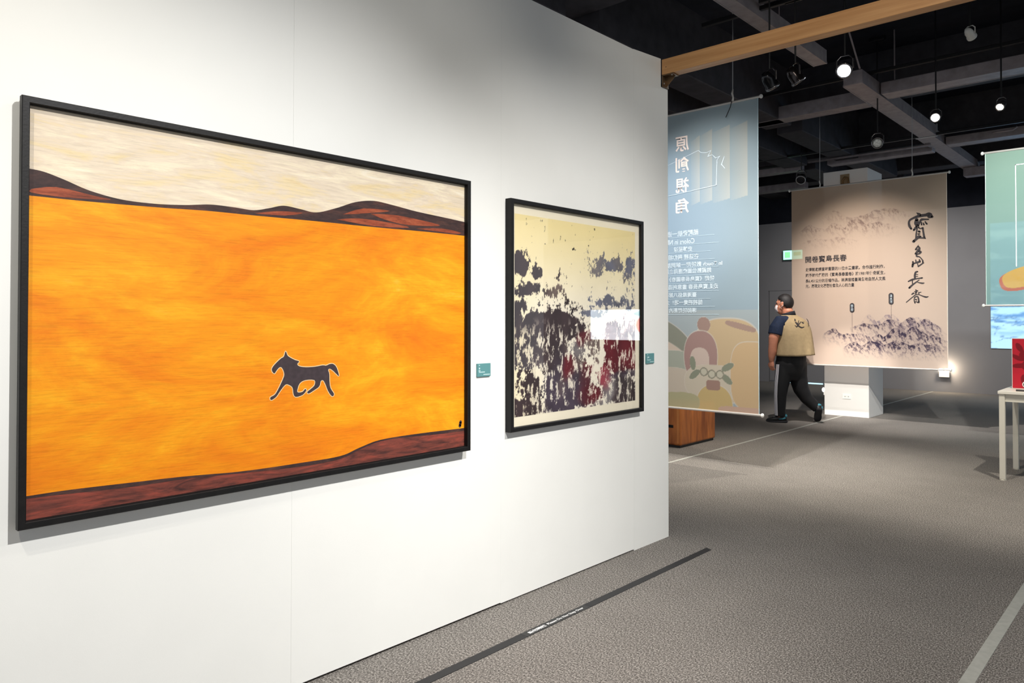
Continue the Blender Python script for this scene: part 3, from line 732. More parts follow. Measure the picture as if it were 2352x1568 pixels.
def blue_fn(A, B):
    t = np.clip((B - .5) / 3.0, 0, 1)
    rgb = np.array([[140, 160, 174]]) * (1 - t)[:, None] + np.array([[172, 190, 198]]) * t[:, None]
    for x0, x1, zt, zb in ((-3.255, -3.085, 3.255, 2.575), (-3.44, -3.258, 3.25, 2.568), (-3.571, -3.444, 3.24, 2.57), (-3.67, -3.576, 3.2, 2.57)):
        sl = (A - x0) / (x1 - x0)
        k = ((A > x0) & (A < x1) & (B < zt + .05 * (sl - .5)) & (B > zb - .03 * (1 - sl))).astype(float) * (.2 + .8 * sl) * .75
        rgb = rgb * (1 - k[:, None]) + np.array([[206, 206, 196]]) * k[:, None]
    # plain soft hills, stones and leaves in the print's colours
    G = rgb
    G = paint(G, ell(A, B, -3.30, 1.02, .36, .40, 0, 2.8), (196, 166, 122))
    G = paint(G, ell(A, B, -3.54, 1.36, .07, .075, .3), (146, 112, 104))
    G = paint(G, ell(A, B, -3.16, 1.345, .16, .028, -.25, 3), (150, 116, 104), 0)
    G = paint(G, ell(A, B, -3.98, 1.22, .36, .17, -.5), (112, 118, 106))
    G = paint(G, ell(A, B, -4.05, 1.10, .36, .12, -.35), (206, 186, 170))
    G = paint(G, ell(A, B, -3.9, .90, .26, .2, 0, 3), (150, 160, 148))
    G = paint(G, ell(A, B, -3.98, .77, .34, .16, 0, 3), (196, 182, 166))
    G = paint(G, ell(A, B, -3.575, 1.05, .18, .25, 0, 2.3), (148, 108, 106))
    G = paint(G, ell(A, B, -3.585, .99, .105, .145, 0, 2.6), (204, 180, 170), 0)
    G = paint(G, ell(A, B, -3.45, .80, .3, .17, 0, 2.6), (200, 188, 168), .03)
    G = paint(G, ell(A, B, -3.05, .88, .21, .32, 0, 3.2), (204, 166, 116))
    G = paint(G, ell(A, B, -3.43, .58, .19, .20, 0, 2.2), (196, 164, 96))
    G = paint(G, ell(A, B, -3.44, .775, .075, .05, 0, 4), (140, 100, 90), 0)
    G = paint(G, ell(A, B, -4.0, .56, .42, .11, .1, 3), (164, 160, 116), 0)
    G = paint(G, ell(A, B, -3.15, .535, .24, .05, 0, 4), (198, 156, 134), 0)
    for a, b, r in ((-3.66, .98, .5), (-3.64, .87, -.5), (-3.29, .955, -.7), (-3.30, .84, .5)):
        G = paint(G, ell(A, B, a, b, .07, .032, r + 1.2 if a < -3.5 else -r - .2), (108, 118, 98))
    for a, b in ((-3.54, .9), (-3.455, .88), (-3.37, .88)):
        G = paint(G, ell(A, B, a, b, .044, .044), (112, 112, 96), 0); G = paint(G, ell(A, B, a, b, .032, .032), (190, 186, 166), 0)
    G = np.where((B < 1.5)[:, None], G * .66 + np.array([[192, 188, 178]]) * .34, rgb)  # whitish haze over the lower artwork, mixed into the print colour
    return G
M_BAN = banner_mat('voile_banner', .14, .40)
sheet1 = printed('sheet', (b1x0, b1x1, b1z0, b1z1), p1, 0, 230, 460, blue_fn, M_BAN, ban1)
rods(ban1, b1x0, b1x1, b1y, b1z1 + .006, b1z0 - .006)
wires(ban1, (-4.2, -3.23), b1y, b1z1 + .01, 4.86)
bm = nbm(); tube(bm, [(-3.232, b1y - .012, 3.49), (-3.245, b1y - .02, 3.43), (-3.285, b1y - .03, 3.34)], .004, 5); done('loose_cord', bm, M_BLACK, ban1)
edge_strip(ban1, b1x1 - .001, b1y, b1z0, b1z1, plain('pale_blue_hem', (190, 214, 220), .6))
M_PINKL = plain('pale_pink_print', (232, 216, 208), .7); M_PALEL = plain('pale_blue_print', (196, 210, 218), .7)
for k, ch in enumerate('原創視角'):
    zc = 3.17 - k * .2075
    lettering('lettering', ch, (-3.845, -3.695, zc - .075, zc + .075), p1, .003, M_PINKL, ban1, True, .016)
rows = [('酷獸奇航一追尋之旅', 2.272, -3.595, .058), ('Colors in NMH', 2.19, -3.635, .052), ('史博星球', 2.113, -3.66, .052), ('在這裡 與你相遇', 2.035, -3.592, .052),
        ('In Touch 數特展一解開版圖', 1.955, -3.34, .052), ('館藏數位圖像應用主題', 1.893, -3.455, .052), ('特展《寶島長春圖卷》主', 1.812, -3.425, .052), ('走逛寶島長春 畫意創造的', 1.735, -3.385, .052),
        ('臺灣風俗八節', 1.655, -3.615, .052), ('錯視視覺一場！大', 1.58, -3.55, .052), ('導師特展影片', 1.50, -3.615, .052)]
for s, z, xr, h in rows:
    n = sum(.55 if ord(c) < 128 else 1 for c in s) * h * 1.0
    tag(lettering('lettering', s, (xr - n, xr, z - h / 2, z + h / 2), p1, .003, M_PALEL, ban1, True, .012), kind='stuff')
bm = nbm()
for k in range(11): box(bm, -4.05, -3.42 + .05 * math.sin(k * 2.1), b1y - .003, b1y - .0025, 2.232 - k * .0775, 2.2355 - k * .0775)
done('ruled_line', bm, plain('ruled_line_print', (176, 196, 206), .7), ban1)
outl = [[(-4.0, 2.965, .0045), (-3.9, 2.985, .0045), (-3.588, 3.077, .0045)], [(-3.588, 3.077, .0045), (-3.56, 3.05, .0045), (-3.50, 3.04, .0045)], [(-3.50, 3.04, .0045), (-3.455, 3.055, .005)], [(-3.455, 3.055, .005), (-3.49, 3.0, .0055)], [(-3.49, 3.0, .0055), (-3.44, 3.01, .0055)], [(-3.44, 3.01, .0045), (-3.405, 2.972, .0045)], [(-3.405, 2.972, .0045), (-3.36, 2.985, .0055)],
        [(-3.36, 2.985, .0045), (-3.39, 2.955, .0045)], [(-3.39, 2.955, .0055), (-3.40, 2.71, .0055)], [(-3.40, 2.71, .0055), (-3.95, 2.66, .005)], [(-3.315, 2.975, .0055), (-3.345, 2.90, .009)], [(-3.345, 2.905, .008), (-3.31, 2.86, .006)]]
done('printed_outline', face_up(ribbon(outl, p1, .0035), p1), M_PALEL, ban1, flat=True)

# --- beige calligraphy banner
b2y, b2x0, b2x1, b2z0, b2z1 = 10.8, -4.365, -2.345, .775, 3.305
ban2 = thing('hanging_banner', ((b2x0 + b2x1) / 2, b2y, b2z0), 'wide beige banner with black calligraphy and ink mountains, in front of the white column', 'banner', 'banners hanging in the hall')
p2 = yplane(b2y)
def ridge(A, B, f, seed):
    n = fbm(A * f + seed, B * f * 1.7, 6, .6); return 1 - np.abs(2 * n - 1) * 2.6
def beige_fn(A, B):
    t = np.clip((B - .8) / 2.5, 0, 1)
    rgb = np.array([[232, 208, 190]]) * (1 - t)[:, None] + np.array([[206, 180, 156]]) * t[:, None]
    def mount(rgb, peaks, base, col, strength, seed, f):
        up_ = np.full(len(A), base)
        for a, h, w in peaks: up_ = np.maximum(up_, base + h * np.exp(-((A + .04 * (fbm(A * 9 + seed, B * 9) - .5) - a) / w) ** 2))
        up_ = up_ + .05 * (fbm(A * 13 + seed, A * 0 + seed, 4) - .5)
        ins = np.clip((up_ - B) / .012, 0, 1) * np.clip((B - base + .16) / .18, 0, 1)
        edge = np.exp(-np.abs(up_ - B) / .022) * (up_ > B)
        tex = np.clip(fbm(A * f * 1.6 + seed + B * f * .9, B * f * .7 - A * f * .5, 5, .72) * 7 - 3.35, 0, 1)
        k = strength * ins * np.clip(.06 + 1.0 * tex * np.exp(-(up_ - B) / .14) + .5 * edge * (.35 + .65 * tex), 0, 1)
        xe = np.clip((A - min(p[0] - p[2] * 1.3 for p in peaks)) / .15, 0, 1) * np.clip((max(p[0] + p[2] * 1.5 for p in peaks) - A) / .15, 0, 1)
        k = np.clip(k * xe, 0, 1)[:, None]
        return rgb * (1 - k) + np.array([col]) * k
    W = (128, 104, 96)
    rgb = mount(rgb, [(-3.78, .15, .16), (-3.5, .03, .3)], 2.82, W, .35, 3, 22)
    rgb = mount(rgb, [(-3.1, .11, .26), (-3.3, .05, .2)], 2.82, W, .55, 9, 26)
    rgb = mount(rgb, [(-4.1, .10, .13), (-4.0, .06, .1)], 2.68, W, .6, 14, 26)
    rgb = mount(rgb, [(-3.75, .12, .13), (-3.47, .16, .14), (-3.2, .10, .2)], 2.66, W, .75, 21, 26)
    rgb = mount(rgb, [(-4.0, .06, .2), (-3.7, .06, .2)], 2.52, W, .4, 27, 26)
    I = (62, 50, 72)
    rgb = mount(rgb, [(-3.3, .16, .10), (-3.05, .17, .16), (-2.7, .12, .2)], 1.32, (110, 96, 120), .55, 31, 24)
    rgb = mount(rgb, [(-3.35, .07, .16), (-3.02, .12, .15)], 1.30, I, 1.08, 35, 26)
    rgb = mount(rgb, [(-3.78, .12, .12), (-3.5, .06, .2)], 1.17, I, 1.01, 41, 26)
    rgb = mount(rgb, [(-2.78, .22, .16), (-2.6, .2, .14), (-2.5, .14, .1)], 1.22, I, 1.22, 45, 24)
    rgb = mount(rgb, [(-3.2, .10, .1), (-2.95, .18, .16), (-2.72, .2, .16), (-2.5, .1, .12)], 1.12, I, 1.76, 51, 26)
    rgb = mount(rgb, [(-3.5, .07, .12), (-3.25, .10, .15), (-2.95, .10, .2), (-2.65, .08, .2)], 1.02, I, 1.49, 57, 28)
    return rgb
printed('sheet', (b2x0, b2x1, b2z0, b2z1), p2, 0, 400, 460, beige_fn, M_BAN, ban2)
rods(ban2, b2x0, b2x1, b2y, b2z1 + .006, b2z0 - .008)
wires(ban2, (-3.954, -2.75), b2y, b2z1 + .01, 4.86)
edge_strip(ban2, b2x1 - .001, b2y, b2z0, b2z1, plain('cream_hem', (236, 222, 206), .6))
M_INK = plain('black_ink_print', (42, 36, 38), .8)
CALLIG = [[[-2.764,2.618,0.0253],[-2.783,2.651,0.0314],[-2.792,2.69,0.0278],[-2.787,2.723,0.0253],[-2.768,2.743,0.0263],[-2.737,2.758,0.0278],[-2.69,2.774,0.0354],[-2.642,2.781,0.0379],[-2.591,2.784,0.0379],[-2.557,2.788,0.0556],[-2.538,2.767,0.0658],[-2.515,2.753,0.0303]],[[-2.699,2.824,0.0061],[-2.672,2.803,0.0354],[-2.649,2.782,0.0303]],[[-2.698,2.734,0.0405],[-2.7,2.687,0.0582],[-2.69,2.652,0.0405]],[[-2.695,2.643,0.0303],[-2.712,2.626,0.0303],[-2.733,2.598,0.0253]],[[-2.686,2.652,0.0303],[-2.662,2.693,0.0228],[-2.643,2.727,0.0303],[-2.604,2.728,0.0228],[-2.56,2.725,0.0177]],[[-2.642,2.691,0.0142],[-2.64,2.66,0.0172]],[[-2.621,2.682,0.0132],[-2.612,2.659,0.0182]],[[-2.598,2.699,0.0121],[-2.587,2.679,0.0202],[-2.577,2.665,0.0182]],[[-2.693,2.619,0.0152],[-2.704,2.549,0.0182],[-2.708,2.494,0.0172]],[[-2.677,2.632,0.0202],[-2.66,2.612,0.0142],[-2.626,2.618,0.0223]],[[-2.627,2.619,0.0202],[-2.619,2.556,0.0212],[-2.609,2.489,0.0243]],[[-2.674,2.577,0.0253],[-2.664,2.57,0.0253]],[[-2.682,2.542,0.0182],[-2.663,2.542,0.0152]],[[-2.737,2.448,0.0324],[-2.704,2.479,0.0303],[-2.674,2.506,0.0405],[-2.652,2.507,0.0202]],[[-2.67,2.49,0.0152],[-2.627,2.487,0.0182],[-2.598,2.48,0.0162]],[[-2.678,2.399,0.004],[-2.701,2.357,0.0223],[-2.712,2.339,0.0202]],[[-2.683,2.38,0.0182],[-2.667,2.355,0.0253],[-2.679,2.328,0.0354],[-2.714,2.284,0.0233]],[[-2.679,2.318,0.0202],[-2.654,2.304,0.0283],[-2.671,2.283,0.0202],[-2.701,2.276,0.0152]],[[-2.701,2.281,0.0172],[-2.7,2.25,0.0212],[-2.671,2.242,0.0152],[-2.646,2.216,0.0132],[-2.629,2.187,0.0182],[-2.631,2.163,0.0152]],[[-2.747,2.181,0.0182],[-2.746,2.15,0.0202],[-2.753,2.117,0.0233]],[[-2.712,2.202,0.0132],[-2.709,2.162,0.0162]],[[-2.745,2.152,0.0152],[-2.702,2.167,0.0202],[-2.663,2.179,0.0233]],[[-2.669,2.202,0.0152],[-2.662,2.174,0.0182]],[[-2.743,2.16,0.0214],[-2.749,2.136,0.0274]],[[-2.743,2.161,0.0146],[-2.69,2.165,0.0146],[-2.668,2.172,0.0128]],[[-2.628,2.178,0.0154],[-2.624,2.158,0.0146]],[[-2.62,2.16,0.0137],[-2.654,2.136,0.0154],[-2.683,2.114,0.0146]],[[-2.69,2.149,0.012],[-2.683,2.115,0.0111]],[[-2.691,2.046,0.0171],[-2.711,2.042,0.0223],[-2.724,2.006,0.0248],[-2.723,1.953,0.0223]],[[-2.717,2.01,0.0094],[-2.689,2.008,0.0094]],[[-2.717,1.983,0.0094],[-2.69,1.982,0.0094]],[[-2.804,1.921,0.0128],[-2.754,1.944,0.0248],[-2.706,1.953,0.0154],[-2.637,1.962,0.018]],[[-2.754,1.942,0.0128],[-2.754,1.892,0.012]],[[-2.673,1.937,0.0086],[-2.714,1.905,0.0154],[-2.758,1.87,0.0197],[-2.792,1.836,0.024]],[[-2.692,1.906,0.0086],[-2.637,1.892,0.018],[-2.615,1.896,0.0077]],[[-2.716,1.81,0.0086],[-2.707,1.791,0.024],[-2.715,1.761,0.0154]],[[-2.732,1.783,0.0103],[-2.692,1.795,0.0128]],[[-2.762,1.748,0.012],[-2.744,1.763,0.0197],[-2.731,1.761,0.0077]],[[-2.689,1.765,0.0068],[-2.653,1.775,0.0094]],[[-2.677,1.776,0.0094],[-2.678,1.746,0.0103]],[[-2.829,1.645,0.0094],[-2.77,1.698,0.0111],[-2.715,1.745,0.0128]],[[-2.715,1.745,0.012],[-2.678,1.744,0.0103],[-2.635,1.724,0.0137],[-2.595,1.71,0.0197],[-2.566,1.716,0.0068]],[[-2.73,1.707,0.012],[-2.734,1.671,0.012],[-2.726,1.634,0.0137]],[[-2.729,1.709,0.012],[-2.704,1.721,0.0128],[-2.688,1.71,0.0171],[-2.682,1.678,0.018],[-2.679,1.644,0.0197]],[[-2.715,1.681,0.0171],[-2.71,1.676,0.0171]],[[-2.73,1.649,0.012],[-2.708,1.65,0.012],[-2.686,1.639,0.0137]]]
for zt, zb in ((3.0, 2.43), (2.43, 2.13), (2.13, 1.80), (1.80, 1.4)):
    done('brush_character', face_up(ribbon([s for s in CALLIG if zb <= max(q[1] for q in s) < zt], p2, .003), p2), M_INK, ban2, flat=True)
lettering('lettering', '開卷寶島長春', (-4.165, -3.587, 2.235, 2.332), p2, .003, M_INK, ban2, bold=.018)
for s, x1, z in (('史博館邀請當時重要的11位水墨畫家，合作進行創作，', -3.095, 2.137), ('賦予時代任務的《寶島長春圖卷》於1981年傳奇誕生，', -3.09, 2.054), ('長6,451公分的巨幅作品，淋漓描繪臺灣各地自然人文風', -3.085, 1.972), ('光，展現文化凝聚社會及人心的力量', -3.49, 1.898)):
    tag(lettering('lettering', s, (-4.163, x1, z - .027, z + .027), p2, .003, M_INK, ban2, bold=.012), kind='stuff')
for s, x, za, zb, zl in (('野\n柳', -3.519, 1.51, 1.645, 1.24), ('淡\n水\n河', -3.016, 1.615, 1.775, 1.28)):
    bm = nbm(); r = .031
    bm.faces.new([bm.verts.new(p2(x + r * math.cos(t), (zb - r if math.sin(t) >= 0 else za + r) + r * math.sin(t), .003)) for t in [2 * PI * (k + .5) / 24 for k in range(24)]])
    pt = done('place_tag', bm, M_INK, ban2)
    lettering('lettering', s, (x - .0155, x + .0155, za + .022, zb - .022), p2, .0045, M_PALEL, pt)
    boxobj('pointer_line', (x - .002, x + .002, b2y - .0035, b2y - .003, zl, za), plain('thin_grey_print', (120, 104, 100), .8), ban2)

# --- mint banner at the right edge
b3y, b3x0, b3x1, b3z0, b3z1 = 9.0, -1.600, -.15, 1.565, 3.138
ban3 = thing('hanging_banner', ((b3x0 + b3x1) / 2, b3y, b3z0), 'mint green banner with a yellow shape, hanging high at the right edge', 'banner', 'banners hanging in the hall')
p3 = yplane(b3y)
def mint_fn(A, B):
    t = np.clip((B - 1.55) / 1.6, 0, 1)
    rgb = np.array([[150, 190, 186]]) * (1 - t)[:, None] + np.array([[168, 200, 182]]) * t[:, None]
    rgb = paint(rgb, ell(A, B, -1.22, 1.84, .27, .11, .25, 3.0), (222, 122, 62), 0)
    rgb = paint(rgb, ell(A, B, -1.21, 1.865, .255, .10, .28, 3.0), (242, 190, 62), 0)
    return rgb
printed('sheet', (b3x0, b3x1, b3z0, b3z1), p3, 0, 260, 280, mint_fn, M_BAN, ban3)
rods(ban3, b3x0, b3x1, b3y, b3z1 + .006, b3z0 - .008, .025)
wires(ban3, (-.95, -.5), b3y, b3z1 + .01, 4.86)
bm = nbm(); box(bm, -1.339, -1.331, b3y - .0035, b3y - .003, 1.95, 2.99); box(bm, -1.339, -.4, b3y - .0035, b3y - .003, 2.982, 2.99); done('printed_border', bm, M_LETTER, ban3)
edge_strip(ban3, b3x0 + .001, b3y, b3z0, b3z1, plain('pale_mint_hem', (206, 224, 214), .6))

# ------------------------------------------------------------------ wide projection screen on the back wall
scr = thing('projection_screen', (.8, 16.5, .87), 'wide glowing pale blue screen of ink waves on the grey back wall', 'screen')
p4 = yplane(16.5)
def wave_fn(A, B):
    rgb = np.tile(np.array([[176, 220, 246.]]), (len(A), 1))
    n = fbm(A * 1.6, B * 9 + .6 * np.sin(A * 2.0), 6, .6)
    k = np.clip((n - .47) * 7, 0, 1) * np.clip((B - 1.08) / .25, 0, 1)
    rgb = rgb * (1 - .75 * k[:, None]) + np.array([[74, 128, 190]]) * .75 * k[:, None]
    l = np.clip(1 - np.abs(fbm(A * 1.2 + 9, B * 6 + .5 * np.sin(A * 3)) - .5) * 60, 0, 1)
    rgb = rgb * (1 - .5 * l[:, None]) + np.array([[60, 90, 130]]) * .5 * l[:, None]
    return rgb
boxobj('panel', (-2.865, 4.5, 16.502, 16.519, .876, 3.25), M_BLACK, scr)
printed('picture', (-2.863, 4.498, .878, 3.248), p4, .0, 330, 110, wave_fn, screen_mat('screen_picture', 1.35), scr)

# lit display further right along the back wall: the photograph shows it only as a reflection in the glazed picture
dsp = thing('display_screen', (6.3, 16.5, .9), 'bright white display screen on the back wall, mirrored in the glass of the ink picture', 'screen')
boxobj('panel', (5.2, 7.3, 16.48, 16.519, .85, 1.72), M_BLACK, dsp)
def disp_fn(A, B):
    rgb = np.tile(np.array([[232, 240, 246.]]), (len(A), 1))
    k = np.clip((fbm(A * 3, B * 5) - .5) * 5, 0, .5)[:, None]; rgb = rgb * (1 - k) + np.array([[190, 206, 214.]]) * k
    rgb = paint(rgb, ell(A, B, 5.62, 1.28, .17, .2), (216, 70, 84), 0)
    return paint(rgb, ell(A, B, 5.66, 1.58, .2, .07), (120, 190, 214), 0)
printed('picture', (5.23, 7.27, .88, 1.69), yplane(16.48), .001, 100, 50, disp_fn, screen_mat('display_picture', 7), dsp)

# ------------------------------------------------------------------ exit sign over the door
ex = thing('exit_sign', (-6.62, 16.48, 2.87), 'small glowing green exit sign above the door, left of the beige banner', 'sign')
boxobj('housing', (-6.845, -6.395, 16.44, 16.52, 2.76, 2.985), plain('sign_housing', (60, 110, 100), .5), ex, bev=.008)
boxobj('lit_panel', (-6.835, -6.405, 16.434, 16.441, 2.772, 2.972), glow('sign_light', (150, 240, 205), 2.4), ex)
bm = nbm(); box(bm, -6.80, -6.68, 16.431, 16.435, 2.81, 2.94); box(bm, -6.60, -6.44, 16.431, 16.435, 2.85, 2.93); done('green_field', bm, glow('sign_green', (120, 220, 140), 1.8), ex)

# emergency light low on the back wall
em = thing('emergency_light', (-3.64, 16.5, .29), 'small white emergency light glowing low on the grey back wall', 'lamp')
boxobj('case', (-3.735, -3.555, 16.44, 16.52, .29, .40), M_WHITE, em, bev=.01)
bm = nbm()
for x in (-3.70, -3.60): ball(bm, (x, 16.46, .43), (.045, .04, .04), u=12, v=8)
done('lamp_head', bm, glow('warm_lamp_face', (255, 240, 214), 14), em, smooth=True)
l = bpy.data.lights.new('emergency_glow', 'POINT'); l.energy = 9; l.color = (1, .82, .6); l.shadow_soft_size = .05
o = bpy.data.objects.new('emergency_glow', l); COL.objects.link(o); o.location = (-3.6, 16.36, .46); o.parent = em; o.matrix_parent_inverse = Matrix.Translation(-em.location)

# round white night light on the column's left edge
nl = thing('night_light', (-4.1, 11.31, .367), 'small round white light on the left edge of the white column', 'lamp')
bm = nbm(); ball(bm, (-4.10, 11.315, .367), (.026, .03, .036), u=14, v=10); done('globe', bm, glow('night_light_glow', (255, 255, 250), 1.6), nl, smooth=True)
bm = nbm(); box(bm, -4.097, -4.085, 11.30, 11.345, .29, .40, bev=.003); done('base', bm, M_WHITE, nl)

# ------------------------------------------------------------------ white table, red board, pen
tb = thing('white_table', (-.55, 8.06, 0), 'white table with square legs at the right edge', 'table')
M_TABW = plain('white_laminate', (236, 232, 220), .45); M_TABL = plain('white_table_steel', (222, 218, 204), .45)
boxobj('tabletop', (-1.29, .2, 7.70, 8.42, .757, .783), M_TABW, tb, bev=.003)
bm = nbm(); box(bm, -1.255, .165, 7.725, 7.745, .69, .757); box(bm, -1.255, .165, 8.375, 8.395, .69, .757); box(bm, -1.275, -1.255, 7.745, 8.375, .69, .757); box(bm, .165, .185, 7.745, 8.375, .69, .757)
done('apron', bm, M_TABL, tb)
for x in (-1.283, .143):
    for y in (7.712, 8.368):
        lg = boxobj('leg', (x, x + .045, y, y + .045, .008, .757), M_TABL, tb, bev=.004)
        bm = nbm(); lathe(bm, [(.026, 0), (.026, .006), (.018, .01)], Matrix.Translation((x + .0225, y + .0225, 0)), 12); done('foot', bm, M_BLACK if False else M_TABL, lg)
rb = thing('red_board', (-.95, 8.1, .783), 'red display board with darker red shapes standing on the white table', 'board')
boxobj('panel', (-1.243, -.60, 8.1, 8.125, .784, 1.24), plain('white_board_edge', (240, 236, 232), .6), rb)
p5 = yplane(8.0995)
def red_fn(A, B):
    rgb = np.tile(np.array([[190, 34, 52.]]), (len(A), 1))
    rgb = rgb * (1 + .08 * (fbm(A * 20, B * 20) - .5))[:, None]
    for a, b, ra, rb_, r in ((-1.185, 1.155, .022, .05, .5), (-1.13, 1.08, .06, .06, 0), (-1.205, 1.065, .06, .02, -.5), (-1.19, .99, .06, .022, .15), (-1.10, 1.0, .07, .07, 0), (-1.13, .87, .045, .05, 0)):
        d = ell(A, B, a, b, ra, rb_, r) + .8 * (fbm(A * 30, B * 30) - .5)
        k = np.clip((1 - d) * 8, 0, 1)[:, None]; rgb = rgb * (1 - k) + np.array([[128, 20, 34]]) * k
    return rgb
printed('red_print', (-1.239, -.602, .786, 1.236), p5, 0, 180, 130, red_fn, M_PRINT, rb)
bm = nbm(); lathe(bm, [(.030, 0), (.030, .002)], Matrix.Translation((-1.135, 8.0975, .822)) @ Matrix.Rotation(PI / 2, 4, 'X'), 24); eb = done('round_emblem', bm, M_WHITE, rb)
bm = nbm(); lathe(bm, [(.022, 0), (.022, .002)], Matrix.Translation((-1.135, 8.0958, .822)) @ Matrix.Rotation(PI / 2, 4, 'X'), 24); done('emblem_centre', bm, M_INK, eb)
bm = nbm(); box(bm, -1.147, -1.128, 8.0925, 8.0935, .8195, .8245); done('emblem_bar', bm, M_WHITE, eb)
pen = thing('marker_pen', (-1.05, 7.78, .783), 'dark marker pen lying on the white table', 'pen')
bm = nbm(); tube(bm, [(-1.165, 7.775, .7915), (-1.02, 7.785, .7915)], .008, 10); done('barrel', bm, plain('dark_grey_pen', (70, 68, 70), .4), pen, smooth=True)
bm = nbm(); tube(bm, [(-1.02, 7.785, .7915), (-.98, 7.788, .7915)], .0085, 10); done('cap', bm, M_BLACK, pen, smooth=True)

# ------------------------------------------------------------------ hanging and track spotlights
def spotlight(loc, aim, r, L, label, lit=0, body=M_BLACK, top=4.3, rimm=M_CHROME, tint=(235, 244, 255), power=0, yoke_m=M_CHROME, lensc=(40, 40, 44), rod_r=.008):
    loc = Vector(loc); t = thing('spotlight', loc, label, 'spotlight', 'spotlights under the dark ceiling')
    d = (Vector(aim) - loc).normalized()
    M = Matrix.Translation(loc) @ d.to_track_quat('Z', 'Y').to_matrix().to_4x4()
    bm = nbm(); lathe(bm, [(.0, -L * .62), (r * .45, -L * .6), (r * .7, -L * .42), (r * .86, -L * .2), (r * .9, L * .2), (r * .98, L * .24), (r * .98, L * .4), (r * .9, L * .4), (r * .6, L * .3), (0, L * .28)], M, 22)
    hs = done('housing', bm, body, t, smooth=True)
    bm = nbm(); lathe(bm, [(r * .98, L * .27), (r * 1.04, L * .29), (r * 1.04, L * .41), (r * .86, L * .42), (r * .84, L * .34)], M, 22, False); done('rim', bm, rimm, t, smooth=True)
    bm = nbm(); lathe(bm, [(0, L * .37), (r * .5, L * .375), (r * .87, L * .36)], M, 22)
    done('lens', bm, glow('lit_lens', tint, lit) if lit else plain('dark_lens', lensc, .25, noise=.4, nscale=60), t, smooth=True)
    # yoke: two arms and a bridge over the housing, then the drop rod
    side = d.cross(Vector((0, 0, 1))); side = side.normalized() if side.length > .1 else Vector((1, 0, 0))
    hz_ = r * 1.75
    bm = nbm(); tube(bm, [loc + side * r * 1.02, loc + side * r * 1.0 + Vector((0, 0, hz_ * .7)), loc + side * r * .5 + Vector((0, 0, hz_)), loc - side * r * .5 + Vector((0, 0, hz_)), loc - side * r * 1.0 + Vector((0, 0, hz_ * .7)), loc - side * r * 1.02], [(r * .12, r * .035)] * 6, 6)
    done('yoke', bm, yoke_m, t)
    bm = nbm(); tube(bm, [loc + Vector((0, 0, hz_)), (loc.x, loc.y, top)], rod_r, 8); done('drop_rod', bm, M_BLACK, t)
    bm = nbm(); box(bm, loc.x - .09, loc.x + .09, loc.y - .02, loc.y + .02, top, top + .05, bev=.004); done('track_adapter', bm, M_BLACK, t)
    if power:
        l = bpy.data.lights.new('lamp_beam', 'SPOT'); l.energy = power; l.spot_size = math.radians(70); l.spot_blend = 1; l.shadow_soft_size = r * .8; l.color = (.9, .95, 1)
        o = bpy.data.objects.new('lamp_beam', l); COL.objects.link(o)
        W = Matrix.Translation(loc + d * L * .5) @ d.to_track_quat('-Z', 'Y').to_matrix().to_4x4()
        o.parent = t; o.matrix_local = Matrix.Translation(-loc) @ W
M_WHITEBODY = plain('white_lamp_body', (196, 196, 190), .4)
spotlight((-2.688, 6.191, 3.465), (-2.4, 7.2, 2.4), .062, .15, 'black hanging spotlight nearest the pale blue banner, switched off', top=4.16, body=plain('gloss_black_lamp', (22, 22, 24), .2, .3))
spotlight((-2.524, 6.341, 3.507), (-2.0, 7.0, 2.4), .064, .15, 'black hanging spotlight with chrome rim, second from the pale blue banner', top=4.16, body=plain('smoked_chrome_lamp', (60, 54, 52), .2, .8))
spotlight((-2.209, 6.631, 3.573), (-1.7, 3.6, 1.6), .066, .15, 'brightest lit hanging spotlight shining towards the camera', 30, top=4.86, power=60)
spotlight((-2.822, 9.603, 3.56), (-2.2, 6.5, 2.6), .066, .13, 'round pale spotlight above the beige banner, switched off', top=4.8, lensc=(226, 224, 214), body=M_BLACK)
spotlight((-2.018, 8.849, 3.568), (-1.6, 3.0, 1.7), .05, .12, 'lit spotlight with a small dazzling glare, right of the steel trunking', 26, top=4.8, tint=(255, 250, 240))
spotlight((-1.448, 8.966, 3.612), (-1.9, 7.0, 2.0), .043, .12, 'rightmost lit spotlight above the mint banner, dim warm', 7, top=4.8, tint=(255, 246, 228))
spotlight((-1.435, 7.475, 3.914), (-1.0, 9.5, 2.9), .040, .11, 'small white spotlight at the top right, tilted and unlit', body=M_WHITEBODY, top=4.3, yoke_m=M_WHITEBODY, rimm=M_WHITEBODY)
spotlight((-4.675, 11.974, 3.70), (-4.5, 10.5, 2.6), .075, .16, 'dark spotlight with two bright glints left of the white column', 0, top=4.8, body=plain('dark_lamp_body', (70, 66, 62), .35, .4), rimm=M_WIRE)

# ------------------------------------------------------------------ the visitor walking away to the left
# local frame: x across the view, y away from the viewer, z up
per = thing('person', (-4.07, 10.16, 0), 'person in khaki vest and black striped trousers walking away past the beige banner', 'person', rz=math.radians(21.8))
PM = mat_of(per)
def plink(name, bm, mat, parent=per, smooth=True):
    bmesh.ops.recalc_face_normals(bm, faces=bm.faces)
    bm.transform(PM)
    return done(name, bm, mat, parent, smooth=smooth)
def pmesh(name, me, mat, parent=per):
    me.transform(PM); return link(name, me, mat, parent)

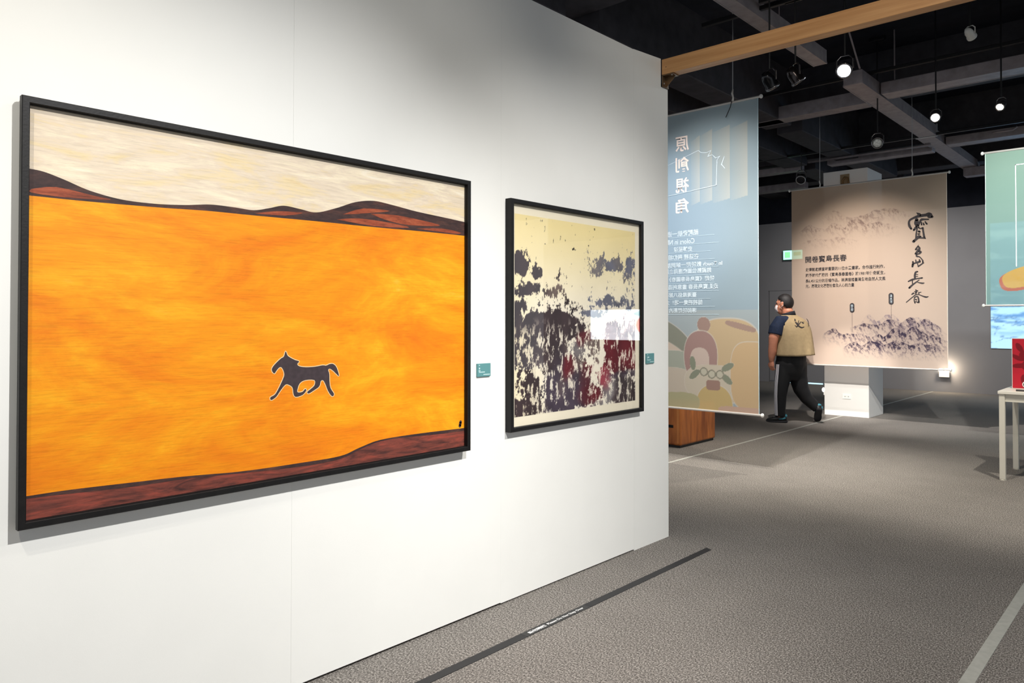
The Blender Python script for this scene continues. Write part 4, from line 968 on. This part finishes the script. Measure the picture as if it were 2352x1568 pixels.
HF = Vector((-.927, .375, 0)); HL = Vector((-.375, -.927, 0)); UPV = Vector((0, 0, 1))       # head axes
HM = Matrix((HF, HL, UPV)).transposed()
TFv = Vector((-.616, .788, 0)); TL = Vector((-.788, -.616, 0))                               # torso axes
HC = Vector((-.128, .035, 1.637))
hp = lambda f, l, u: HC + HF * f + HL * l + UPV * u
M_SKIN = plain('skin', (214, 142, 112), .55, noise=.06, nscale=18)
M_HAIR = plain('short_black_hair', (26, 22, 22), .6, noise=.5, nscale=60, bump=.5, bscale=160)
bm = nbm()
ball(bm, HC, (.108, .086, .118), HM, 20, 14)                                # skull
ball(bm, hp(.045, 0, -.075), (.066, .066, .082), HM)                        # jaw
ball(bm, hp(.03, .048, -.05), (.05, .03, .05), HM); ball(bm, hp(.03, -.048, -.05), (.05, .03, .05), HM)   # cheeks
ball(bm, hp(.085, 0, .018), (.03, .06, .018), HM)                           # brow
tube(bm, [hp(.098, 0, .012), hp(.118, 0, -.02), hp(.128, 0, -.04), hp(.1, 0, -.048)], [.01, .012, .016, .014], 8)   # nose
ball(bm, hp(.098, 0, -.078), (.016, .026, .008), HM); ball(bm, hp(.097, 0, -.09), (.015, .023, .008), HM)         # lips
for s in (1, -1):
    ball(bm, hp(.0, s * .088, -.012), (.026, .012, .036), HM); ball(bm, hp(-.006, s * .094, .006), (.022, .009, .022), HM)   # ears
tube(bm, [(-.06, .035, 1.40), (-.075, .03, 1.47), (-.1, .03, 1.55), (-.118, .035, 1.62)], [.085, .076, .072, .07], 16)  # neck
ball(bm, (-.085, .0, 1.535), (.055, .05, .035), None)                       # nape roll
tube(bm, [(-.03, .02, .84), (-.02, .02, .95), (-.01, .01, 1.1), (-.03, .02, 1.28), (-.05, .03, 1.38), (-.06, .035, 1.44)], [(.16, .13), (.18, .15), (.185, .15), (.175, .125), (.14, .09), (.07, .06)], 20, hint=TL)
# left arm hanging beside the body, right arm swung forward
def hand(bm, w, d, side, curl):
    """palm and five fingers below wrist w; d points to the fingertips, side towards the thumb, curl to the palm"""
    w = Vector(w); d = Vector(d).normalized(); side = Vector(side); side = (side - d * side.dot(d)).normalized(); c = d.cross(side) * curl
    tube(bm, [w, w + d * .03, w + d * .06, w + d * .085], [(.03, .024), (.038, .022), (.043, .02), (.04, .016)], 12, hint=side)
    for k, (o, L) in enumerate(((.030, .066), (.011, .074), (-.009, .069), (-.028, .054))):
        b = w + d * .075 + side * o
        tube(bm, [b, b + d * L * .45 + c * .006, b + d * L * .78 + c * .022, b + d * L * .88 + c * .042], [.0098, .0092, .0086, .0066], 8)
    b = w + d * .028 + side * .03
    tube(bm, [b, b + side * .022 + d * .022 + c * .006, b + side * .026 + d * .05 + c * .014, b + side * .02 + d * .07 + c * .02], [.0135, .012, .0105, .008], 8)
tube(bm, [(-.12, -.06, 1.38), (-.195, -.11, 1.375), (-.245, -.145, 1.25), (-.27, -.165, 1.16), (-.279, -.165, 1.07), (-.287, -.15, .98), (-.297, -.14, .90), (-.299, -.13, .845)],
     [.07, .075, .072, .068, .058, .058, .046, .034], 14)
hand(bm, (-.299, -.13, .85), (.01, .0, -1), (-.8, .6, 0), 1)
tube(bm, [(.01, .08, 1.36), (.045, .15, 1.335), (.06, .23, 1.25), (.06, .27, 1.12), (.055, .29, 1.05), (.035, .31, .98), (.01, .34, .94)], [.06, .065, .065, .062, .056, .05, .034], 14)
hand(bm, (.012, .338, .942), (-.55, .5, -.66), (-.3, .3, .6), -1)
# legs (inside the trousers) and feet (inside the shoes)
tube(bm, [(-.12, -.04, .9), (-.14, -.06, .7), (-.18, -.08, .46), (-.195, -.09, .25), (-.198, -.09, .07)], [.09, .075, .05, .048, .036], 12)
tube(bm, [(.04, .06, .9), (.05, .06, .65), (.09, .055, .43), (.18, .05, .28), (.295, .045, .21)], [.09, .075, .05, .045, .034], 12)
tube(bm, [(-.17, -.09, .05), (-.23, -.09, .045), (-.31, -.088, .035)], [.034, .032, .022], 10)
tube(bm, [(.302, .02, .19), (.297, .07, .13), (.292, .115, .082)], [.033, .03, .02], 10)
body = pmesh('body', remesh('body', bm, .0055, 5, .5), M_SKIN)
for s in (1, -1):
    bm = nbm(); ball(bm, hp(.099, s * .034, .0), (.006, .011, .007), HM, 10, 8); plink('eye', bm, M_BLACK)

# hair: a close cap, faded at the sides
bm = nbm()
ball(bm, HC + Vector((.003, -.002, .014)), (.113, .092, .116), HM, 28, 18)
kill = []
for v in bm.verts:
    q = v.co - HC; f = q.dot(HF); u = q.z; l = abs(q.dot(HL))
    low = -.075 + max(0, (f + .045)) * 1.05
    if f > .03: low = .02 + (f - .03) * 1.0
    if u < low: kill.append(v)
bmesh.ops.delete(bm, geom=kill, context='VERTS')
for v in bm.verts: v.co += (v.co - HC).normalized() * random.uniform(-.002, .002)
hair = plink('hair', bm, M_HAIR)
hair.modifiers.new('thickness', 'SOLIDIFY').thickness = -.006

# face mask with an ear loop
bm = nbm()
ball(bm, hp(.056, 0, -.068), (.082, .073, .066), HM, 24, 16)
kill = [v for v in bm.verts if (v.co - HC).dot(HF) < .062]
bmesh.ops.delete(bm, geom=kill, context='VERTS')
mask = plink('face_mask', bm, plain('white_face_mask', (238, 226, 224), .8))
mask.modifiers.new('thickness', 'SOLIDIFY').thickness = .003
bm = nbm()
for s in (1, -1):
    tube(bm, [hp(.066, s * .062, -.03), hp(.035, s * .084, -.005), hp(.004, s * .099, .022), hp(-.02, s * .098, .0)], .0022, 6)
    tube(bm, [hp(.066, s * .05, -.1), hp(.03, s * .082, -.06), hp(.0, s * .099, -.045), hp(-.02, s * .098, -.02)], .0022, 6)
tag(plink('ear_loop', bm, M_WHITE, mask), kind='stuff')

# navy shirt: torso, collar and two short sleeves
M_NAVY = plain('navy_cotton', (22, 36, 62), .85, noise=.2, nscale=30)
bm = nbm()
tube(bm, [(-.01, .01, 1.0), (-.02, .015, 1.15), (-.03, .02, 1.28), (-.05, .03, 1.38), (-.062, .034, 1.45), (-.07, .034, 1.475)], [(.2, .16), (.2, .16), (.19, .14), (.155, .105), (.09, .078), (.085, .08)], 20, hint=TL)
tube(bm, [(-.10, -.04, 1.385), (-.185, -.10, 1.385), (-.232, -.135, 1.29), (-.25, -.15, 1.205)], [.085, .092, .1, .098], 16)
tube(bm, [(.0, .06, 1.35), (.045, .15, 1.335), (.06, .225, 1.27), (.06, .255, 1.2)], [.075, .078, .08, .08], 16)
pmesh('shirt', remesh('shirt', bm, .008, 5, .5), M_NAVY)
bm = nbm(); tube(bm, [(-.068, .034, 1.455), (-.075, .032, 1.485), (-.083, .032, 1.515)], [(.09, .086), (.09, .087), (.088, .086)], 20, cap=False, hint=TL)
col = plink('shirt_collar', bm, plain('dark_navy_collar', (12, 16, 26), .8)); col.modifiers.new('thickness', 'SOLIDIFY').thickness = .006

# khaki vest, open-armed, flaring at the hem
M_KHAKI = plain('khaki_cotton', (162, 141, 106), .9, noise=.08, nscale=26, bump=.1, bscale=300)
rings = [(.925, .0, .0, .262, .2), (.97, .0, .0, .258, .197), (1.06, .0, .0, .246, .188), (1.16, -.002, .002, .240, .182), (1.25, -.008, .006, .236, .174), (1.33, -.02, .014, .228, .158),
         (1.385, -.034, .022, .208, .136), (1.425, -.048, .028, .168, .112), (1.452, -.062, .032, .115, .095), (1.472, -.068, .034, .097, .092)]
bm = nbm(); N = 56; R = []
for z, cx_, cy_, a, b in rings:
    row = []
    for k in range(N):
        t = 2 * PI * k / N
        fold = 1 + (.034 * math.sin(5 * t + 1.3) + .024 * math.sin(9 * t + z * 7) + .016 * math.sin(14 * t - z * 10)) * max(0, (1.32 - z) / .4)
        p = Vector((cx_, cy_, z)) + TL * (a * fold * math.copysign(abs(math.cos(t)) ** .9, math.cos(t))) + TFv * (b * fold * math.copysign(abs(math.sin(t)) ** .9, math.sin(t)))
        p.z += .012 * math.cos(t - 2.6) * max(0, (1.0 - z) / .08) if z < 1 else 0
        row.append(bm.verts.new(p))
    R.append(row)
for A_, B_ in zip(R, R[1:]):
    for k in range(N): bm.faces.new((A_[k], A_[(k + 1) % N], B_[(k + 1) % N], B_[k]))
# armholes: drop the faces where the sleeves come out
kill = []
for f in bm.faces:
    c = f.calc_center_median(); q = c - Vector((-.03, .015, 0))
    l = q.dot(TL); fr = q.dot(TFv)
    if l > .150 and 1.2 < c.z < 1.425 and ((fr - .0) / .085) ** 2 + ((c.z - 1.315) / .105) ** 2 < 1: kill.append(f)
bmesh.ops.delete(bm, geom=kill, context='FACES')
bmesh.ops.recalc_face_normals(bm, faces=bm.faces)
vest_bvh = BVHTree.FromBMesh(bm)
vest = plink('vest', bm, M_KHAKI)
m_ = vest.modifiers.new('smooth', 'SUBSURF'); m_.levels = 1; m_.render_levels = 1
m_ = vest.modifiers.new('thickness', 'SOLIDIFY'); m_.thickness = .007; m_.offset = 1
def stamp(bvh, strokes, view, lift, wide=1):
    """ribbons laid on a surface: strokes in (x, z) of the view plane, cast along view"""
    def pl(a, b, off):
        o = Vector((a, 0, b)) - view * 1.0
        hit = bvh.ray_cast(o, view)
        return (hit[0] - view * off) if hit[0] is not None else Vector((a, 0, b))
    return ribbon([[(a, b, w * wide) for a, b, w in s] for s in strokes], pl, lift)
lx = lambda l: [(((x / 8.7125 + 1740) - 1825) * .00565, (968 - (y / 8.7125 + 660)) * .00605, w / 8.7125 * .0058) for x, y, w in l]
emb = [lx(s) for s in ([(745, 630, 22), (750, 668, 28)], [(830, 640, 20), (815, 690, 14), (800, 760, 26), (790, 782, 18)], [(760, 700, 24), (800, 745, 34), (830, 780, 24), (880, 805, 26), (925, 790, 12)], [(862, 690, 14), (828, 738, 20)],
       [(840, 610, 8), (880, 655, 11), (925, 690, 18)], [(885, 700, 24), (912, 718, 28)], [(750, 760, 12), (782, 792, 16)], [(975, 630, 8), (1002, 670, 14), (1016, 730, 12), (1006, 790, 7)])]
plink('brush_emblem', stamp(vest_bvh, emb, Vector((0, 1, 0)), .011), M_INK, vest, smooth=False)

# black trousers with white side stripes
bm = nbm()
PL = Vector((-.766, -.643, 0))
tube(bm, [(-.045, .005, .97), (-.045, .005, .9), (-.048, .005, .8), (-.055, .005, .68), (-.06, .0, .58)], [(.19, .165), (.21, .175), (.215, .175), (.2, .15), (.15, .11)], 20, hint=PL)
tube(bm, [(-.12, -.04, .82), (-.145, -.06, .66), (-.175, -.08, .5), (-.188, -.088, .36), (-.192, -.09, .2), (-.192, -.09, .085)], [.135, .115, .094, .082, .074, .07], 18)
tube(bm, [(.025, .055, .82), (.04, .06, .62), (.08, .06, .45), (.15, .055, .33), (.235, .05, .245), (.287, .042, .195)], [.135, .122, .104, .085, .073, .064], 18)
me = remesh('trousers', bm, .009, 6, .5)
tr_bm = nbm(); tr_bm.from_mesh(me); tr_bvh = BVHTree.FromBMesh(tr_bm); tr_bm.free()
tro = pmesh('trousers', me, plain('black_track_trousers', (9, 9, 12), .75, noise=.35, nscale=22))
side = Vector((-.74, -.67, 0)); sd = -side; tng = Vector((-.67, .74, 0))
bm = nbm()
for o in (-.022, 0, .022):
    pts_l = []
    for k in range(26):
        z = .80 - k * (.70 / 25); base = Vector((-.12 - .072 * min(1, (.82 - z) / .45), -.04 - .05 * min(1, (.82 - z) / .45), z)) + tng * o
        row = []
        for s in (-.0075, .0075):
            h = tr_bvh.ray_cast(base + side * .6 + tng * s, sd)
            row.append(bm.verts.new(h[0] + side * .004) if h[0] is not None else None)
        pts_l.append(row)
    for A_, B_ in zip(pts_l, pts_l[1:]):
        if None not in A_ + B_: bm.faces.new((A_[0], A_[1], B_[1], B_[0]))
plink('side_stripe', bm, plain('white_stripe', (226, 222, 226), .7), tro, smooth=False)

# trainers: black with blue-green heel patches
M_SHOE = plain('black_trainer', (16, 17, 20), .5); M_SOLE = plain('dark_rubber_sole', (34, 34, 38), .7); M_TEALP = plain('teal_heel_patch', (60, 140, 158), .5)
def shoe(M):
    def sect(lst, flat):
        bm = nbm(); rr = []
        for u, hw, zb, zt, v0 in lst:
            row = []
            for k in range(18):
                t = 2 * PI * k / 18; c, s = math.cos(t), math.sin(t)
                x = hw * math.copysign(abs(c) ** (.55 if s < 0 else .9), c); z = (zb + zt) / 2 + (zt - zb) / 2 * math.copysign(abs(s) ** (.35 if s < 0 or flat else .9), s)
                row.append(bm.verts.new(M @ Vector((u, v0 + x, z))))
            rr.append(row)
        for A_, B_ in zip(rr, rr[1:]):
            for k in range(18): bm.faces.new((A_[k], A_[(k + 1) % 18], B_[(k + 1) % 18], B_[k]))
        bm.faces.new(rr[0][::-1]); bm.faces.new(rr[-1]); return bm
    sh = plink('trainer', sect([(-.062, .018, .03, .09, 0), (-.056, .032, .022, .108, 0), (-.03, .038, .02, .112, 0), (.01, .040, .02, .108, 0), (.05, .042, .02, .092, 0), (.10, .046, .02, .074, .003), (.15, .045, .02, .062, .004), (.185, .036, .021, .052, .004), (.203, .018, .024, .042, .003)], False), M_SHOE)
    plink('sole', sect([(-.068, .022, .006, .03, 0), (-.058, .036, 0, .034, 0), (-.02, .041, 0, .032, 0), (.05, .041, 0, .028, .001), (.11, .049, 0, .026, .003), (.16, .047, .002, .026, .004), (.195, .036, .008, .028, .004), (.212, .018, .014, .032, .003)], True), M_SOLE, sh)
    bm = nbm(); vs = ball(bm, (0, 0, 0), (.016, .036, .026), None, 14, 10)
    for v in vs: v.co = M @ (v.co + Vector((-.050, 0, .092)))
    for s in (1, -1):
        tube(bm, [M @ Vector((-.045, s * .038, .07)), M @ Vector((-.01, s * .0415, .055)), M @ Vector((.04, s * .043, .05))], [.012, .008, .004], 8)
    plink('heel_patch', bm, M_TEALP, sh)
    bm = nbm()
    for k in range(4): tube(bm, [M @ Vector((.055 + k * .018, -.026, .090 - k * .006)), M @ Vector((.06 + k * .018, .0, .098 - k * .0075)), M @ Vector((.055 + k * .018, .028, .090 - k * .006))], .0045, 6)
    plink('laces', bm, plain('grey_laces', (96, 100, 106), .8), sh)
def shoe_mat(loc, fwd, lft):
    f = Vector(fwd).normalized(); l = Vector(lft); l = (l - f * l.dot(f)).normalized(); u = f.cross(l)
    return Matrix.Translation(loc) @ Matrix((f, l, u)).transposed().to_4x4()
shoe(shoe_mat((-.165, -.09, 0), (-1, .06, 0), (-.06, -1, 0)))
shoe(shoe_mat((.305, -.018, .147), (-.07, .70, -.71), (-1, -.1, 0)))

for o in SC.objects:
    if o.type == 'MESH' and len(o.data.polygons) and o.name.split('.')[0] in ('face_mask', 'hair', 'shirt_collar'):
        for p in o.data.polygons: p.use_smooth = True
bpy.context.view_layer.update()
